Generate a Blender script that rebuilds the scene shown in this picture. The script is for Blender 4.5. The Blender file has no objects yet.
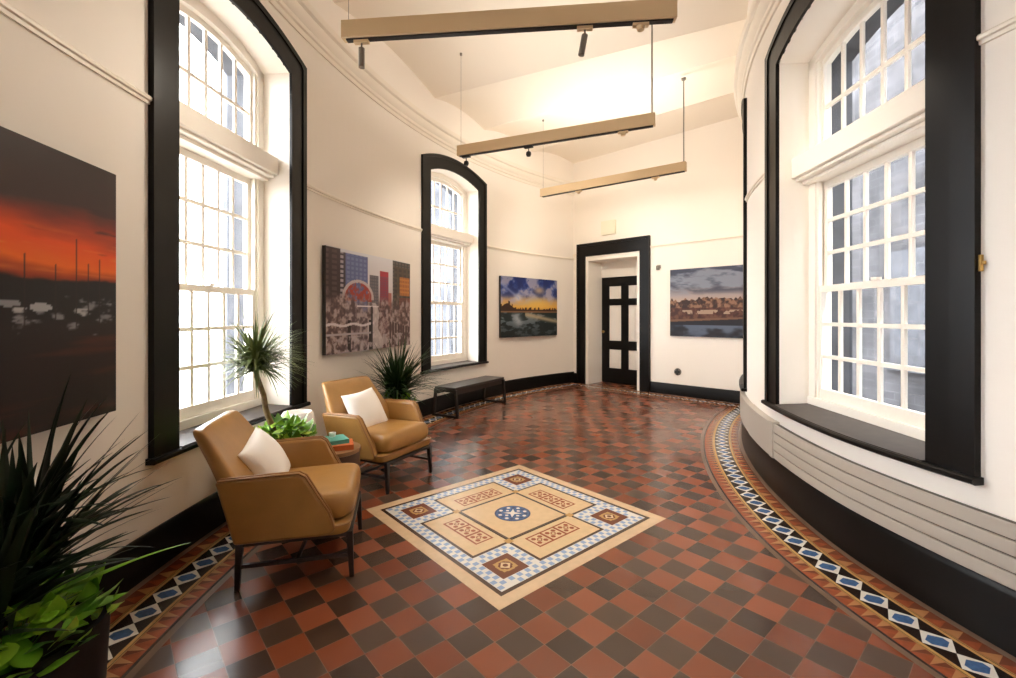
import bpy, bmesh, math, random
import numpy as np
from mathutils import Vector, Matrix
PI = math.pi
SC = bpy.context.scene
COL = SC.collection
rad = math.radians

# ------------------------------------------------------------------ camera, world, exposure
cam_d = bpy.data.cameras.new('camera')
cam = bpy.data.objects.new('camera', cam_d)
COL.objects.link(cam)
cam.location = (0, 0, 1.35)
cam.rotation_euler = (PI/2, 0, 0)
cam_d.sensor_width = 36.0
cam_d.lens = 458.94/1016*36
cam_d.shift_y = -(339-315.2)/1016
cam_d.clip_start = 0.05
SC.camera = cam
SC.view_settings.view_transform = 'Standard'
SC.view_settings.look = 'None'
SC.view_settings.gamma = 1
SC.view_settings.use_curve_mapping = False
SC.view_settings.exposure = 2.3
SC.cycles.use_denoising = True
SC.cycles.max_bounces = 10
SC.cycles.diffuse_bounces = 7
SC.cycles.transparent_max_bounces = 16
SC.cycles.sample_clamp_indirect = 6.0
SC.cycles.caustics_reflective = False
SC.cycles.caustics_refractive = False
SKY = 4.6
UP = 9.0          # watts of the fill added above each pendant to brighten the ceiling
SPOT = 10.0
w = bpy.data.worlds.new('overcast_sky'); SC.world = w
w.use_nodes = True
wn = w.node_tree.nodes; wl = w.node_tree.links
bg = wn['Background']
tc = wn.new('ShaderNodeTexCoord'); sx = wn.new('ShaderNodeSeparateXYZ')
rmp = wn.new('ShaderNodeValToRGB')
rmp.color_ramp.elements[0].position = 0.0; rmp.color_ramp.elements[0].color = (0.94, 0.96, 1.0, 1)
rmp.color_ramp.elements[1].position = 0.7; rmp.color_ramp.elements[1].color = (1.0, 1.0, 1.0, 1)
wl.new(tc.outputs['Generated'], sx.inputs[0]); wl.new(sx.outputs['Z'], rmp.inputs[0])
wl.new(rmp.outputs[0], bg.inputs[0]); bg.inputs[1].default_value = SKY

# ------------------------------------------------------------------ materials
def srgb(r, g, b):
    f = lambda c: (c/255/12.92) if c/255 <= 0.04045 else ((c/255+0.055)/1.055)**2.4
    return (f(r), f(g), f(b), 1)
MATS = {}
def mat(name, col, rough=0.5, metal=0.0, spec=0.5, noise=0.0, nscale=8.0, bump=0.0, bscale=40.0, coat=0.0):
    m = bpy.data.materials.new(name); m.use_nodes = True
    n = m.node_tree.nodes; l = m.node_tree.links; b = n['Principled BSDF']
    b.inputs['Base Color'].default_value = col
    b.inputs['Roughness'].default_value = rough
    b.inputs['Metallic'].default_value = metal
    b.inputs['Specular IOR Level'].default_value = spec
    b.inputs['Coat Weight'].default_value = coat
    t = n.new('ShaderNodeTexCoord')
    if noise > 0:
        nz = n.new('ShaderNodeTexNoise'); nz.inputs['Scale'].default_value = nscale; nz.inputs['Detail'].default_value = 4
        l.new(t.outputs['Object'], nz.inputs['Vector'])
        r = n.new('ShaderNodeValToRGB')
        lo = [max(0, c*(1-noise)) for c in col[:3]]+[1]; hi = [min(1, c*(1+noise)) for c in col[:3]]+[1]
        r.color_ramp.elements[0].color = lo; r.color_ramp.elements[1].color = hi
        r.color_ramp.elements[0].position = 0.3; r.color_ramp.elements[1].position = 0.7
        l.new(nz.outputs['Fac'], r.inputs[0]); l.new(r.outputs[0], b.inputs['Base Color'])
    if bump > 0:
        nb = n.new('ShaderNodeTexNoise'); nb.inputs['Scale'].default_value = bscale; nb.inputs['Detail'].default_value = 3
        l.new(t.outputs['Object'], nb.inputs['Vector'])
        bp = n.new('ShaderNodeBump'); bp.inputs['Strength'].default_value = bump; bp.inputs['Distance'].default_value = 0.01
        l.new(nb.outputs['Fac'], bp.inputs['Height']); l.new(bp.outputs[0], b.inputs['Normal'])
    MATS[name] = m
    return m
M_wall = mat('cream_plaster', srgb(240, 232, 221), 0.6, spec=0.3, bump=0.03, bscale=3.0)
M_ceil = mat('ceiling_plaster', srgb(236, 225, 209), 0.8, spec=0.2)
M_trim = mat('cream_moulding', srgb(236, 226, 210), 0.4)
M_winp = mat('white_window_paint', srgb(238, 231, 220), 0.35)
M_black = mat('black_gloss_paint', srgb(13, 10, 8), 0.36, spec=0.2, noise=0.2, nscale=5, bump=0.04, bscale=14)
M_slab = mat('dark_slate_sill', srgb(58, 50, 46), 0.5, noise=0.25, nscale=12)
M_grey = mat('warm_grey_panel', srgb(172, 163, 151), 0.45)
M_groove = mat('dark_groove', srgb(70, 62, 55), 0.7)
M_leather = mat('tan_leather', srgb(164, 120, 63), 0.31, spec=0.5, noise=0.08, nscale=9, bump=0.06, bscale=160)
M_pipe = mat('tan_leather_piping', srgb(146, 102, 54), 0.4)
M_steel = mat('blackened_legs', srgb(34, 27, 24), 0.4)
M_cush = mat('white_woven_fabric', srgb(244, 238, 230), 0.9, spec=0.1, bump=0.25, bscale=220)
M_wood = mat('dark_walnut', srgb(74, 48, 34), 0.35, noise=0.3, nscale=7)
M_tabletop = mat('bronze_table_edge', srgb(150, 112, 74), 0.35, metal=0.3)
M_teal = mat('teal_book_cloth', srgb(86, 158, 140), 0.6)
M_orange = mat('orange_book_cloth', srgb(206, 106, 52), 0.6)
M_page = mat('book_pages', srgb(232, 222, 204), 0.8)
M_white = mat('white_ceramic', srgb(238, 232, 226), 0.3)
M_blk = mat('matt_black_pot', srgb(11, 10, 10), 0.5, spec=0.3)
M_soil = mat('dark_soil', srgb(50, 36, 26), 0.9, noise=0.4, nscale=40)
M_palm = mat('dark_palm_leaf', srgb(26, 44, 24), 0.42, noise=0.3, nscale=6)
M_fern = mat('mid_green_palm_leaf', srgb(46, 74, 38), 0.42, noise=0.35, nscale=7)
M_drac = mat('grey_green_leaf', srgb(112, 124, 78), 0.45, noise=0.3, nscale=9)
M_poth = mat('bright_pothos_leaf', srgb(124, 168, 40), 0.38, noise=0.45, nscale=14)
def leaf_mat():
    m = M_poth; n = m.node_tree.nodes; l = m.node_tree.links
    g = n.new('ShaderNodeNewGeometry'); rp = n.new('ShaderNodeValToRGB'); l.new(g.outputs['Random Per Island'], rp.inputs[0])
    rp.color_ramp.elements[0].color = srgb(58, 108, 26); rp.color_ramp.elements[1].color = srgb(204, 222, 98)
    e = rp.color_ramp.elements.new(0.45); e.color = srgb(108, 164, 38)
    e = rp.color_ramp.elements.new(0.8); e.color = srgb(150, 196, 54)
    l.new(rp.outputs[0], n['Principled BSDF'].inputs['Base Color'])
leaf_mat()
M_bark = mat('woody_stem', srgb(122, 98, 66), 0.8, noise=0.3, nscale=30)
M_tan = mat('brushed_champagne_metal', srgb(214, 186, 146), 0.42, spec=0.4)
M_track = mat('black_track', srgb(30, 27, 25), 0.5)
M_lampgrey = mat('grey_lamp_metal', srgb(128, 120, 110), 0.4, metal=0.4)
M_stone = mat('exterior_stone', srgb(62, 64, 70), 0.9, noise=0.25, nscale=6)
M_brass = mat('aged_brass', srgb(184, 148, 84), 0.35, metal=0.8)
M_plate = mat('ivory_plastic', srgb(232, 226, 204), 0.45)
M_edge = mat('dark_canvas_edge', srgb(40, 34, 32), 0.6)
M_panel = mat('white_door_panel', srgb(236, 230, 222), 0.4)
M_bench = mat('charcoal_bench_top', srgb(54, 47, 44), 0.4, noise=0.2, nscale=10)
# floor tile colours of the mosaic
C_cream = mat('tile_cream', srgb(214, 184, 149), 0.25, noise=0.06, nscale=20)
C_cream2 = mat('tile_buff', srgb(217, 186, 145), 0.25, noise=0.06, nscale=20)
C_dark = mat('tile_dark_brown', srgb(74, 52, 38), 0.25)
C_wht = mat('tile_white', srgb(224, 220, 212), 0.22)
C_lblue = mat('tile_pale_blue', srgb(148, 170, 202), 0.22)
C_blue = mat('tile_blue', srgb(66, 98, 142), 0.22, noise=0.2, nscale=60)
C_navy = mat('tile_navy', srgb(52, 68, 102), 0.22)
C_brown = mat('tile_red_brown', srgb(112, 62, 42), 0.25)
C_rust = mat('tile_rust', srgb(146, 76, 48), 0.25, noise=0.15, nscale=30)
C_gold = mat('tile_gold', srgb(188, 146, 90), 0.25)
C_blk = mat('tile_black', srgb(38, 26, 22), 0.22)
C_tan = mat('tile_tan', srgb(176, 124, 80), 0.25)
C_grey = mat('tile_grey_brown', srgb(112, 88, 70), 0.28)

def glass_mat():
    m = bpy.data.materials.new('window_glass'); m.use_nodes = True
    n = m.node_tree.nodes; l = m.node_tree.links
    n.remove(n['Principled BSDF'])
    t = n.new('ShaderNodeBsdfTransparent'); t.inputs[0].default_value = (0.95, 0.97, 0.98, 1)
    g = n.new('ShaderNodeBsdfGlossy'); g.inputs['Roughness'].default_value = 0.03
    lw = n.new('ShaderNodeLayerWeight'); lw.inputs['Blend'].default_value = 0.5
    pw = n.new('ShaderNodeMath'); pw.operation = 'POWER'; pw.inputs[1].default_value = 5.0; l.new(lw.outputs['Facing'], pw.inputs[0])
    f = n.new('ShaderNodeMath'); f.operation = 'MULTIPLY_ADD'; f.inputs[1].default_value = 0.7; f.inputs[2].default_value = 0.04; l.new(pw.outputs[0], f.inputs[0])
    mx = n.new('ShaderNodeMixShader')
    l.new(f.outputs[0], mx.inputs[0]); l.new(t.outputs[0], mx.inputs[1]); l.new(g.outputs[0], mx.inputs[2])
    l.new(mx.outputs[0], n['Material Output'].inputs[0])
    return m
M_glass = glass_mat()

DIA_C = (0.031, 3.118); DIA_A = rad(41.0); DIA_H = 0.722; TILE = 2*DIA_H/10
def floor_mat():
    m = bpy.data.materials.new('quarry_tile_checker'); m.use_nodes = True
    n = m.node_tree.nodes; l = m.node_tree.links; b = n['Principled BSDF']
    tc = n.new('ShaderNodeTexCoord')
    mp = n.new('ShaderNodeMapping'); mp.vector_type = 'TEXTURE'
    # origin on the near corner of the inlay so the tile joints meet its edges
    c, s = math.cos(DIA_A), math.sin(DIA_A)
    ox = DIA_C[0]+(-DIA_H)*c-(-DIA_H)*s; oy = DIA_C[1]+(-DIA_H)*s+(-DIA_H)*c
    mp.inputs['Location'].default_value = (ox, oy, 0); mp.inputs['Rotation'].default_value = (0, 0, DIA_A)
    mp.inputs['Scale'].default_value = (TILE, TILE, 1)
    l.new(tc.outputs['Object'], mp.inputs['Vector'])
    def mth(op, a, bb=None, v=None):
        x = n.new('ShaderNodeMath'); x.operation = op
        if hasattr(a, 'is_linked') or isinstance(a, bpy.types.NodeSocket): l.new(a, x.inputs[0])
        else: x.inputs[0].default_value = a
        if bb is not None:
            if isinstance(bb, bpy.types.NodeSocket): l.new(bb, x.inputs[1])
            else: x.inputs[1].default_value = bb
        return x.outputs[0]
    sp = n.new('ShaderNodeSeparateXYZ'); l.new(mp.outputs[0], sp.inputs[0])
    fx = mth('FLOOR', sp.outputs[0]); fy = mth('FLOOR', sp.outputs[1])
    par = mth('FLOORED_MODULO', mth('ADD', fx, fy), 2.0)       # 0 or 1
    cb = n.new('ShaderNodeCombineXYZ'); l.new(fx, cb.inputs[0]); l.new(fy, cb.inputs[1])
    wnz = n.new('ShaderNodeTexWhiteNoise'); wnz.noise_dimensions = '3D'; l.new(cb.outputs[0], wnz.inputs['Vector'])
    rA = n.new('ShaderNodeValToRGB'); l.new(wnz.outputs['Value'], rA.inputs[0])
    rA.color_ramp.elements[0].color = srgb(132, 68, 43); rA.color_ramp.elements[1].color = srgb(166, 92, 60)
    e = rA.color_ramp.elements.new(0.5); e.color = srgb(150, 78, 48)
    rB = n.new('ShaderNodeValToRGB'); l.new(wnz.outputs['Value'], rB.inputs[0])
    rB.color_ramp.elements[0].color = srgb(66, 46, 36); rB.color_ramp.elements[1].color = srgb(94, 70, 54)
    mx = n.new('ShaderNodeMixRGB'); l.new(par, mx.inputs[0]); l.new(rA.outputs[0], mx.inputs[1]); l.new(rB.outputs[0], mx.inputs[2])
    # surface mottling
    nz = n.new('ShaderNodeTexNoise'); nz.inputs['Scale'].default_value = 2.2; nz.inputs['Detail'].default_value = 1
    l.new(tc.outputs['Object'], nz.inputs['Vector'])
    mm = n.new('ShaderNodeMixRGB'); mm.blend_type = 'MULTIPLY'; mm.inputs[0].default_value = 0.2
    l.new(mx.outputs[0], mm.inputs[1]); l.new(nz.outputs['Fac'], mm.inputs[2])
    gain = n.new('ShaderNodeMixRGB'); gain.blend_type = 'MULTIPLY'; gain.inputs[0].default_value = 1.0
    gain.inputs[2].default_value = (0.82, 0.82, 0.81, 1); l.new(mm.outputs[0], gain.inputs[1])
    # grout
    ax = mth('ABSOLUTE', mth('SUBTRACT', mth('FRACT', sp.outputs[0]), 0.5)); ay = mth('ABSOLUTE', mth('SUBTRACT', mth('FRACT', sp.outputs[1]), 0.5))
    gm = mth('GREATER_THAN', mth('MAXIMUM', ax, ay), 0.49)
    mg = n.new('ShaderNodeMixRGB'); l.new(gm, mg.inputs[0]); l.new(gain.outputs[0], mg.inputs[1]); mg.inputs[2].default_value = srgb(128, 90, 70)
    l.new(mg.outputs[0], b.inputs['Base Color'])
    rr = n.new('ShaderNodeMapRange'); l.new(wnz.outputs['Value'], rr.inputs[0])
    rr.inputs[3].default_value = 0.20; rr.inputs[4].default_value = 0.32
    l.new(rr.outputs[0], b.inputs['Roughness'])
    bp = n.new('ShaderNodeBump'); bp.inputs['Strength'].default_value = 0.12; bp.inputs['Distance'].default_value = 0.004
    hm = mth('SUBTRACT', 1.0, gm); l.new(hm, bp.inputs['Height']); l.new(bp.outputs[0], b.inputs['Normal'])
    b.inputs['Specular IOR Level'].default_value = 0.5
    return m
M_floor = floor_mat()

def brick_mat():
    m = bpy.data.materials.new('grey_brick'); m.use_nodes = True
    n = m.node_tree.nodes; l = m.node_tree.links; b = n['Principled BSDF']
    tc = n.new('ShaderNodeTexCoord'); br = n.new('ShaderNodeTexBrick')
    l.new(tc.outputs['UV'], br.inputs['Vector'])
    br.inputs['Scale'].default_value = 1.0
    br.inputs['Color1'].default_value = srgb(68, 67, 70); br.inputs['Color2'].default_value = srgb(52, 52, 56); br.inputs['Mortar'].default_value = srgb(72, 72, 75)
    br.inputs['Brick Width'].default_value = 0.45; br.inputs['Row Height'].default_value = 0.16; br.inputs['Mortar Size'].default_value = 0.012
    nz = n.new('ShaderNodeTexNoise'); nz.inputs['Scale'].default_value = 1.4; nz.inputs['Detail'].default_value = 5; l.new(tc.outputs['Object'], nz.inputs['Vector'])
    rp = n.new('ShaderNodeValToRGB'); l.new(nz.outputs['Fac'], rp.inputs[0])
    rp.color_ramp.elements[0].position = 0.35; rp.color_ramp.elements[0].color = (0.30, 0.30, 0.32, 1)
    rp.color_ramp.elements[1].position = 0.65; rp.color_ramp.elements[1].color = (1.0, 1.0, 1.02, 1)
    mx = n.new('ShaderNodeMixRGB'); mx.blend_type = 'MULTIPLY'; mx.inputs[0].default_value = 1
    l.new(br.outputs['Color'], mx.inputs[1]); l.new(rp.outputs[0], mx.inputs[2]); l.new(mx.outputs[0], b.inputs['Base Color'])
    b.inputs['Roughness'].default_value = 0.9
    return m
M_brick = brick_mat()

def vcol_mat(name):
    m = bpy.data.materials.new(name); m.use_nodes = True
    n = m.node_tree.nodes; l = m.node_tree.links; b = n['Principled BSDF']
    a = n.new('ShaderNodeVertexColor'); a.layer_name = 'print'
    l.new(a.outputs[0], b.inputs['Base Color']); b.inputs['Roughness'].default_value = 0.45; b.inputs['Specular IOR Level'].default_value = 0.3
    return m
M_print = vcol_mat('photo_print')

# ------------------------------------------------------------------ mesh helpers
class MB:
    def __init__(s): s.v = []; s.f = []; s.m = []; s.uv = None
    def add(s, vs, fs, mi=0):
        o = len(s.v); s.v += [tuple(x) for x in vs]; s.f += [tuple(i+o for i in f) for f in fs]; s.m += [mi]*len(fs); return s
    def box(s, x0, x1, y0, y1, z0, z1, mi=0):
        vs = [(x0,y0,z0),(x1,y0,z0),(x1,y1,z0),(x0,y1,z0),(x0,y0,z1),(x1,y0,z1),(x1,y1,z1),(x0,y1,z1)]
        return s.add(vs, [(0,3,2,1),(4,5,6,7),(0,1,5,4),(1,2,6,5),(2,3,7,6),(3,0,4,7)], mi)
    def prism(s, poly, d, mi=0, fn=None):
        """poly: 2D points, d: (lo, hi) extrude range; fn maps (u, v, depth) to xyz"""
        n = len(poly); fn = fn or (lambda u, v, k: (u, k, v))
        vs = [fn(u, v, d[0]) for u, v in poly]+[fn(u, v, d[1]) for u, v in poly]
        fs = [tuple(range(n)), tuple(range(2*n-1, n-1, -1))]+[(i, i+n, (i+1) % n+n, (i+1) % n) for i in range(n)]
        return s.add(vs, fs, mi)
    def rings(s, rs, cap=True, closed=True, mi=0):
        n = len(rs[0]); vs = [p for r in rs for p in r]; fs = []
        for i in range(len(rs)-1):
            for j in range(n if closed else n-1):
                k = (j+1) % n
                fs.append((i*n+j, i*n+k, (i+1)*n+k, (i+1)*n+j))
        if cap: fs += [tuple(range(n-1, -1, -1)), tuple((len(rs)-1)*n+j for j in range(n))]
        return s.add(vs, fs, mi)
    def lathe(s, prof, c=(0, 0), n=40, mi=0, cap=True):
        return s.rings([[(c[0]+r*math.cos(2*PI*j/n), c[1]+r*math.sin(2*PI*j/n), z) for j in range(n)] for r, z in prof], cap, True, mi)
    def tube(s, pts, r, n=10, mi=0):
        pts = [Vector(p) for p in pts]; rr = r if isinstance(r, (list, tuple)) else [r]*len(pts)
        rs = []; t0 = (pts[1]-pts[0]).normalized()
        up = Vector((0, 0, 1)) if abs(t0.z) < 0.9 else Vector((1, 0, 0))
        a = t0.cross(up).normalized()
        for i, p in enumerate(pts):
            t = (pts[min(i+1, len(pts)-1)]-pts[max(i-1, 0)]).normalized()
            a = (a-t*a.dot(t)).normalized(); b = t.cross(a)
            rs.append([p+(a*math.cos(2*PI*j/n)+b*math.sin(2*PI*j/n))*rr[i] for j in range(n)])
        return s.rings(rs, True, True, mi)
    def bar(s, p, q, w0, w1=None, mi=0):
        """square-section tapering bar"""
        w1 = w1 or w0; p = Vector(p); q = Vector(q); t = (q-p).normalized()
        up = Vector((0, 1, 0)) if abs(t.z) > 0.7 else Vector((0, 0, 1))
        a = t.cross(up).normalized(); b = t.cross(a)
        r = lambda c, w: [c+(a*x+b*y)*w/2 for x, y in ((-1,-1),(1,-1),(1,1),(-1,1))]
        return s.rings([r(p, w0), r(q, w1)], True, True, mi)
    def build(s, name, mats, parent=None, smooth=None, bevel=0, bseg=3, sub=0):
        me = bpy.data.meshes.new(name); me.from_pydata(s.v, [], s.f)
        for m in (mats if isinstance(mats, (list, tuple)) else [mats]): me.materials.append(m)
        me.polygons.foreach_set('material_index', s.m)
        bm = bmesh.new(); bm.from_mesh(me); bmesh.ops.recalc_face_normals(bm, faces=bm.faces); bm.to_mesh(me); bm.free()
        if smooth is not None or bevel or sub:
            me.polygons.foreach_set('use_smooth', [True]*len(me.polygons))
            me.set_sharp_from_angle(angle=rad(smooth if smooth is not None else 40))
        o = bpy.data.objects.new(name, me); COL.objects.link(o)
        if parent: o.parent = parent
        if bevel:
            b = o.modifiers.new('bevel', 'BEVEL'); b.width = bevel; b.segments = bseg; b.limit_method = 'ANGLE'; b.angle_limit = rad(35)
            if hasattr(b, 'harden_normals'): b.harden_normals = False
        if sub:
            u = o.modifiers.new('sub', 'SUBSURF'); u.levels = sub; u.render_levels = sub
        return o
def tag(o, label=None, cat=None, group=None, kind=None):
    if label: o['label'] = label
    if cat: o['category'] = cat
    if group: o['group'] = group
    if kind: o['kind'] = kind
    return o
def empty(name, loc, rz=0.0):
    o = bpy.data.objects.new(name, None); COL.objects.link(o); o.location = loc; o.rotation_euler = (0, 0, rz); o.empty_display_size = 0.1
    return o
def struct(o): o['kind'] = 'structure'; return o

# ------------------------------------------------------------------ plan of the curved hall
def PL(t, p=0.0):        # outer (left) wall; p = distance into the room
    return Vector((5.033-(6.92-p)*math.cos(rad(t)), 2.512+(7.989-p)*math.sin(rad(t)), 0))
def PR(t, p=0.0):        # inner (right) wall
    c, q = math.cos(rad(t)), math.sin(rad(t))
    return Vector((6.133-(4.187+p)*abs(c)**1.1585, 2.5775+(5.463+p)*math.copysign(abs(q)**1.1585, q), 0))
def PB(s, p=0.0):        # straight end wall; s runs to the left along it
    return Vector((2.4-0.7071*s-0.7071*p, 8.173+0.7071*s-0.7071*p, 0))
TB = -42.0               # the hall is cut off here, behind the camera
ZW = 4.85
def lin(a, b, n): return [a+(b-a)*i/(n-1) for i in range(n)]
def sweep(P, t0, t1, prof, n=60):
    """closed profile of (p, z) swept along the wall"""
    return MB().rings([[P(t, p)+Vector((0, 0, z)) for p, z in prof] for t in lin(t0, t1, n)], True, True)

class Win:
    def __init__(s, P, t0, t1, cw, zs, zi, ri, zo, ro, ztr, zmeet):
        s.P, s.t0, s.t1, s.cw = P, t0, t1, cw          # outer edges, casing width in degrees
        s.i0, s.i1 = t0+cw, t1-cw
        s.zs, s.zi, s.ri, s.zo, s.ro, s.ztr, s.zm = zs, zi, ri, zo, ro, ztr, zmeet
        A, B = P(s.i0), P(s.i1)
        if P is PR: A, B = B, A
        s.M = (A+B)/2; s.w = (B-A).length; s.ex = (B-A).normalized(); s.n = Vector((-s.ex.y, s.ex.x, 0))
        s.rz = math.atan2(s.ex.y, s.ex.x)
    def arch(s, t):                                     # underside of the head
        q = (t-(s.i0+s.i1)/2)/((s.i1-s.i0)/2); return s.zi+s.ri*(1-q*q)
    def outer(s, t):
        q = (t-(s.t0+s.t1)/2)/((s.t1-s.t0)/2); return s.zo+s.ro*(1-q*q)
    def archx(s, x):
        q = x/(s.w/2); return s.zi+s.ri*(1-q*q)
    def loc(s, v):                                      # world to the window's own frame
        d = Vector(v)-s.M; return Vector((d.dot(s.ex), d.dot(s.n), v[2]))
WL = dict(zs=0.60, zi=3.34, ri=0.125, zo=3.485, ro=0.17, ztr=(2.47, 2.64), zmeet=1.535)
WR = dict(zs=0.665, zi=3.26, ri=0.125, zo=3.42, ro=0.17, ztr=(2.35, 2.53), zmeet=1.545)
wins_L = [Win(PL, -0.77, 10.56, 1.44, **WL), Win(PL, 26.61, 38.71, 1.51, **WL), Win(PL, -28.5, -17.0, 1.45, **WL)]
wins_R = [Win(PR, -8.94, 14.9, 2.6, **WR), Win(PR, 25.6, 43.0, 2.4, **dict(WR, zs=0.61, zi=3.39, zo=3.55)), Win(PR, -33.0, -16.5, 2.3, **WR)]
DEPTH = 0.22

def wall(name, P, t0, t1, wins):
    ts = set(lin(t0, t1, 130))
    for q in wins:
        for t in lin(q.i0, q.i1, 17): ts.add(t)
    ts = sorted(t for t in ts if all(not (q.i0 < t < q.i1) or t in set(lin(q.i0, q.i1, 17)) for q in wins))
    mb = MB(); Z = lambda t, z: P(t)+Vector((0, 0, z))
    for a, b in zip(ts, ts[1:]):
        q = next((q for q in wins if q.i0-1e-6 <= a and b <= q.i1+1e-6), None)
        if q is None: mb.add([Z(a, 0), Z(b, 0), Z(b, ZW), Z(a, ZW)], [(0, 1, 2, 3)])
        else:
            mb.add([Z(a, 0), Z(b, 0), Z(b, q.zs), Z(a, q.zs)], [(0, 1, 2, 3)])
            mb.add([Z(a, q.arch(a)), Z(b, q.arch(b)), Z(b, ZW), Z(a, ZW)], [(0, 1, 2, 3)])
            # soffit of the recess, and the floor of it
            def back(t, z):
                l = q.loc(P(t)); return q.M+q.ex*l.x+q.n*(DEPTH+0.12)+Vector((0, 0, z))
            mb.add([Z(a, q.arch(a)), Z(b, q.arch(b)), back(b, q.arch(b)), back(a, q.arch(a))], [(0, 1, 2, 3)])
            mb.add([Z(a, q.zs), Z(b, q.zs), back(b, q.zs), back(a, q.zs)], [(0, 1, 2, 3)])
    for q in wins:
        for t in (q.i0, q.i1):
            l = q.loc(P(t)); bk = q.M+q.ex*l.x+q.n*(DEPTH+0.12)
            mb.add([Z(t, q.zs), bk+Vector((0, 0, q.zs)), bk+Vector((0, 0, q.arch(t))), Z(t, q.arch(t))], [(0, 1, 2, 3)])
    return struct(mb.build(name, M_wall, smooth=30))

T_LEND, T_REND = 58.45, 53.2
wall('wall_left', PL, TB, T_LEND, wins_L)
wall('wall_right', PR, TB, T_REND, wins_R)

# end wall with the doorway
S_L = 1.53; S_R = -1.99; D_S = 0.628; D_W = 0.57; D_Z = 2.47
mb = MB()
def bq(s0, s1, z0, z1): mb.add([PB(s0)+Vector((0,0,z0)), PB(s1)+Vector((0,0,z0)), PB(s1)+Vector((0,0,z1)), PB(s0)+Vector((0,0,z1))], [(0,1,2,3)])
bq(S_L+0.2, D_S+D_W, 0, ZW); bq(D_S+D_W, D_S-D_W, D_Z, ZW); bq(D_S-D_W, S_R-0.3, 0, ZW)
struct(mb.build('wall_back', M_wall))
mb = MB(); A, B = PL(TB), PR(TB)
mb.add([A, B, B+Vector((0,0,ZW)), A+Vector((0,0,ZW))], [(0,1,2,3)])
struct(mb.build('wall_front', M_wall))

# floor
mb = MB()
T = lin(TB, 1, 40)
rowL = [PL(TB+(T_LEND+1-TB)*i/60, -0.05) for i in range(61)]; rowR = [PR(TB+(T_REND-TB)*i/60, -0.05) for i in range(61)]
mb.rings([[l, r] for l, r in zip(rowL, rowR)], False, False)
mb.add([PB(S_L+0.1, 0.4), PB(S_R-0.3, 0.4), PB(S_R-0.3, -0.62), PB(S_L+0.1, -0.62)], [(0,1,2,3)])
for i in range(len(mb.v)-4, len(mb.v)): mb.v[i] = (mb.v[i][0], mb.v[i][1], -0.0006)
struct(mb.build('floor', M_floor))

# ceiling: shallow masonry vaults between straight springing lines
V = [(-42, -42), (-27, -24), (-14, -12), (0, 0), (14, 13), (29.0, 26.0), (38.4, 33.0), (48.3, 43.0), (58.45, 53.6)]
mb = MB()
ZS = 4.37
for (l0, r0), (l1, r1) in zip(V, V[1:]):
    A0, B0, A1, B1 = PL(l0, -0.05), PR(r0, -0.05), PL(l1, -0.05), PR(r1, -0.05)
    span = ((A1-A0).length+(B1-B0).length)/2; rise = 0.095*span
    grid = []
    for i in range(25):
        k = i/24; grid.append([PL(l0+(l1-l0)*k, -0.05).lerp(PR(r0+(r1-r0)*k, -0.05), j/12)+Vector((0, 0, ZS+rise*4*k*(1-k))) for j in range(13)])
    mb.rings(grid, False, False)
o = struct(mb.build('ceiling', M_ceil, smooth=25))

# ------------------------------------------------------------------ wall trim
corn = [(-0.01, 3.75), (0.015, 3.75), (0.02, 3.79), (0.035, 3.80), (0.035, 3.835), (0.06, 3.86), (0.075, 3.90), (0.075, 3.92), (0.10, 3.935), (0.11, 3.96), (0.11, 3.985), (-0.01, 4.02)]
struct(sweep(PL, TB, T_LEND, corn, 90).build('trim_1', M_trim, smooth=30))
corn_r = [(p, z-0.05) for p, z in corn]
struct(sweep(PR, TB, T_REND, corn_r, 90).build('trim_2', M_trim, smooth=30))
def rail_prof(z): return [(-0.01, z-0.022), (0.010, z-0.022), (0.012, z-0.006), (0.022, z-0.002), (0.024, z+0.012), (0.016, z+0.022), (-0.01, z+0.022)]
def between(t0, t1, wins):
    cuts = sorted([(q.t0, q.t1) for q in wins]); out = []; a = t0
    for c0, c1 in cuts: out.append((a, c0)); a = c1
    out.append((a, t1)); return out
mb = MB()
for a, b in between(TB, T_LEND, wins_L):
    m2 = sweep(PL, a, b, rail_prof(2.475), 24); mb.add(m2.v, m2.f)
struct(mb.build('trim_3', M_trim, smooth=40))
mb = MB()
for a, b in between(TB, T_REND, wins_R):
    m2 = sweep(PR, a, b, rail_prof(2.515), 24); mb.add(m2.v, m2.f)
struct(mb.build('trim_4', M_trim, smooth=40))
mb = MB()
for a, b in ((S_L, 1.42), (-0.15, S_R)):
    m2 = sweep(PB, a, b, rail_prof(2.55), 2); mb.add(m2.v, m2.f)
struct(mb.build('trim_5', M_trim, smooth=40))
def base_prof(h): return [(-0.01, 0.0), (0.028, 0.0), (0.028, h-0.035), (0.022, h-0.02), (0.016, h-0.006), (0.010, h), (-0.01, h)]
struct(sweep(PL, TB, T_LEND, base_prof(0.215), 90).build('baseboard_left', M_black, smooth=40))
struct(sweep(PR, TB, T_REND, base_prof(0.265), 90).build('baseboard_right', M_black, smooth=40))
mb = MB()
for a, b in ((S_L, 1.42), (-0.15, S_R)):
    m2 = sweep(PB, a, b, base_prof(0.19), 2); mb.add(m2.v, m2.f)
struct(mb.build('baseboard_back', M_black, smooth=40))

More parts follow.
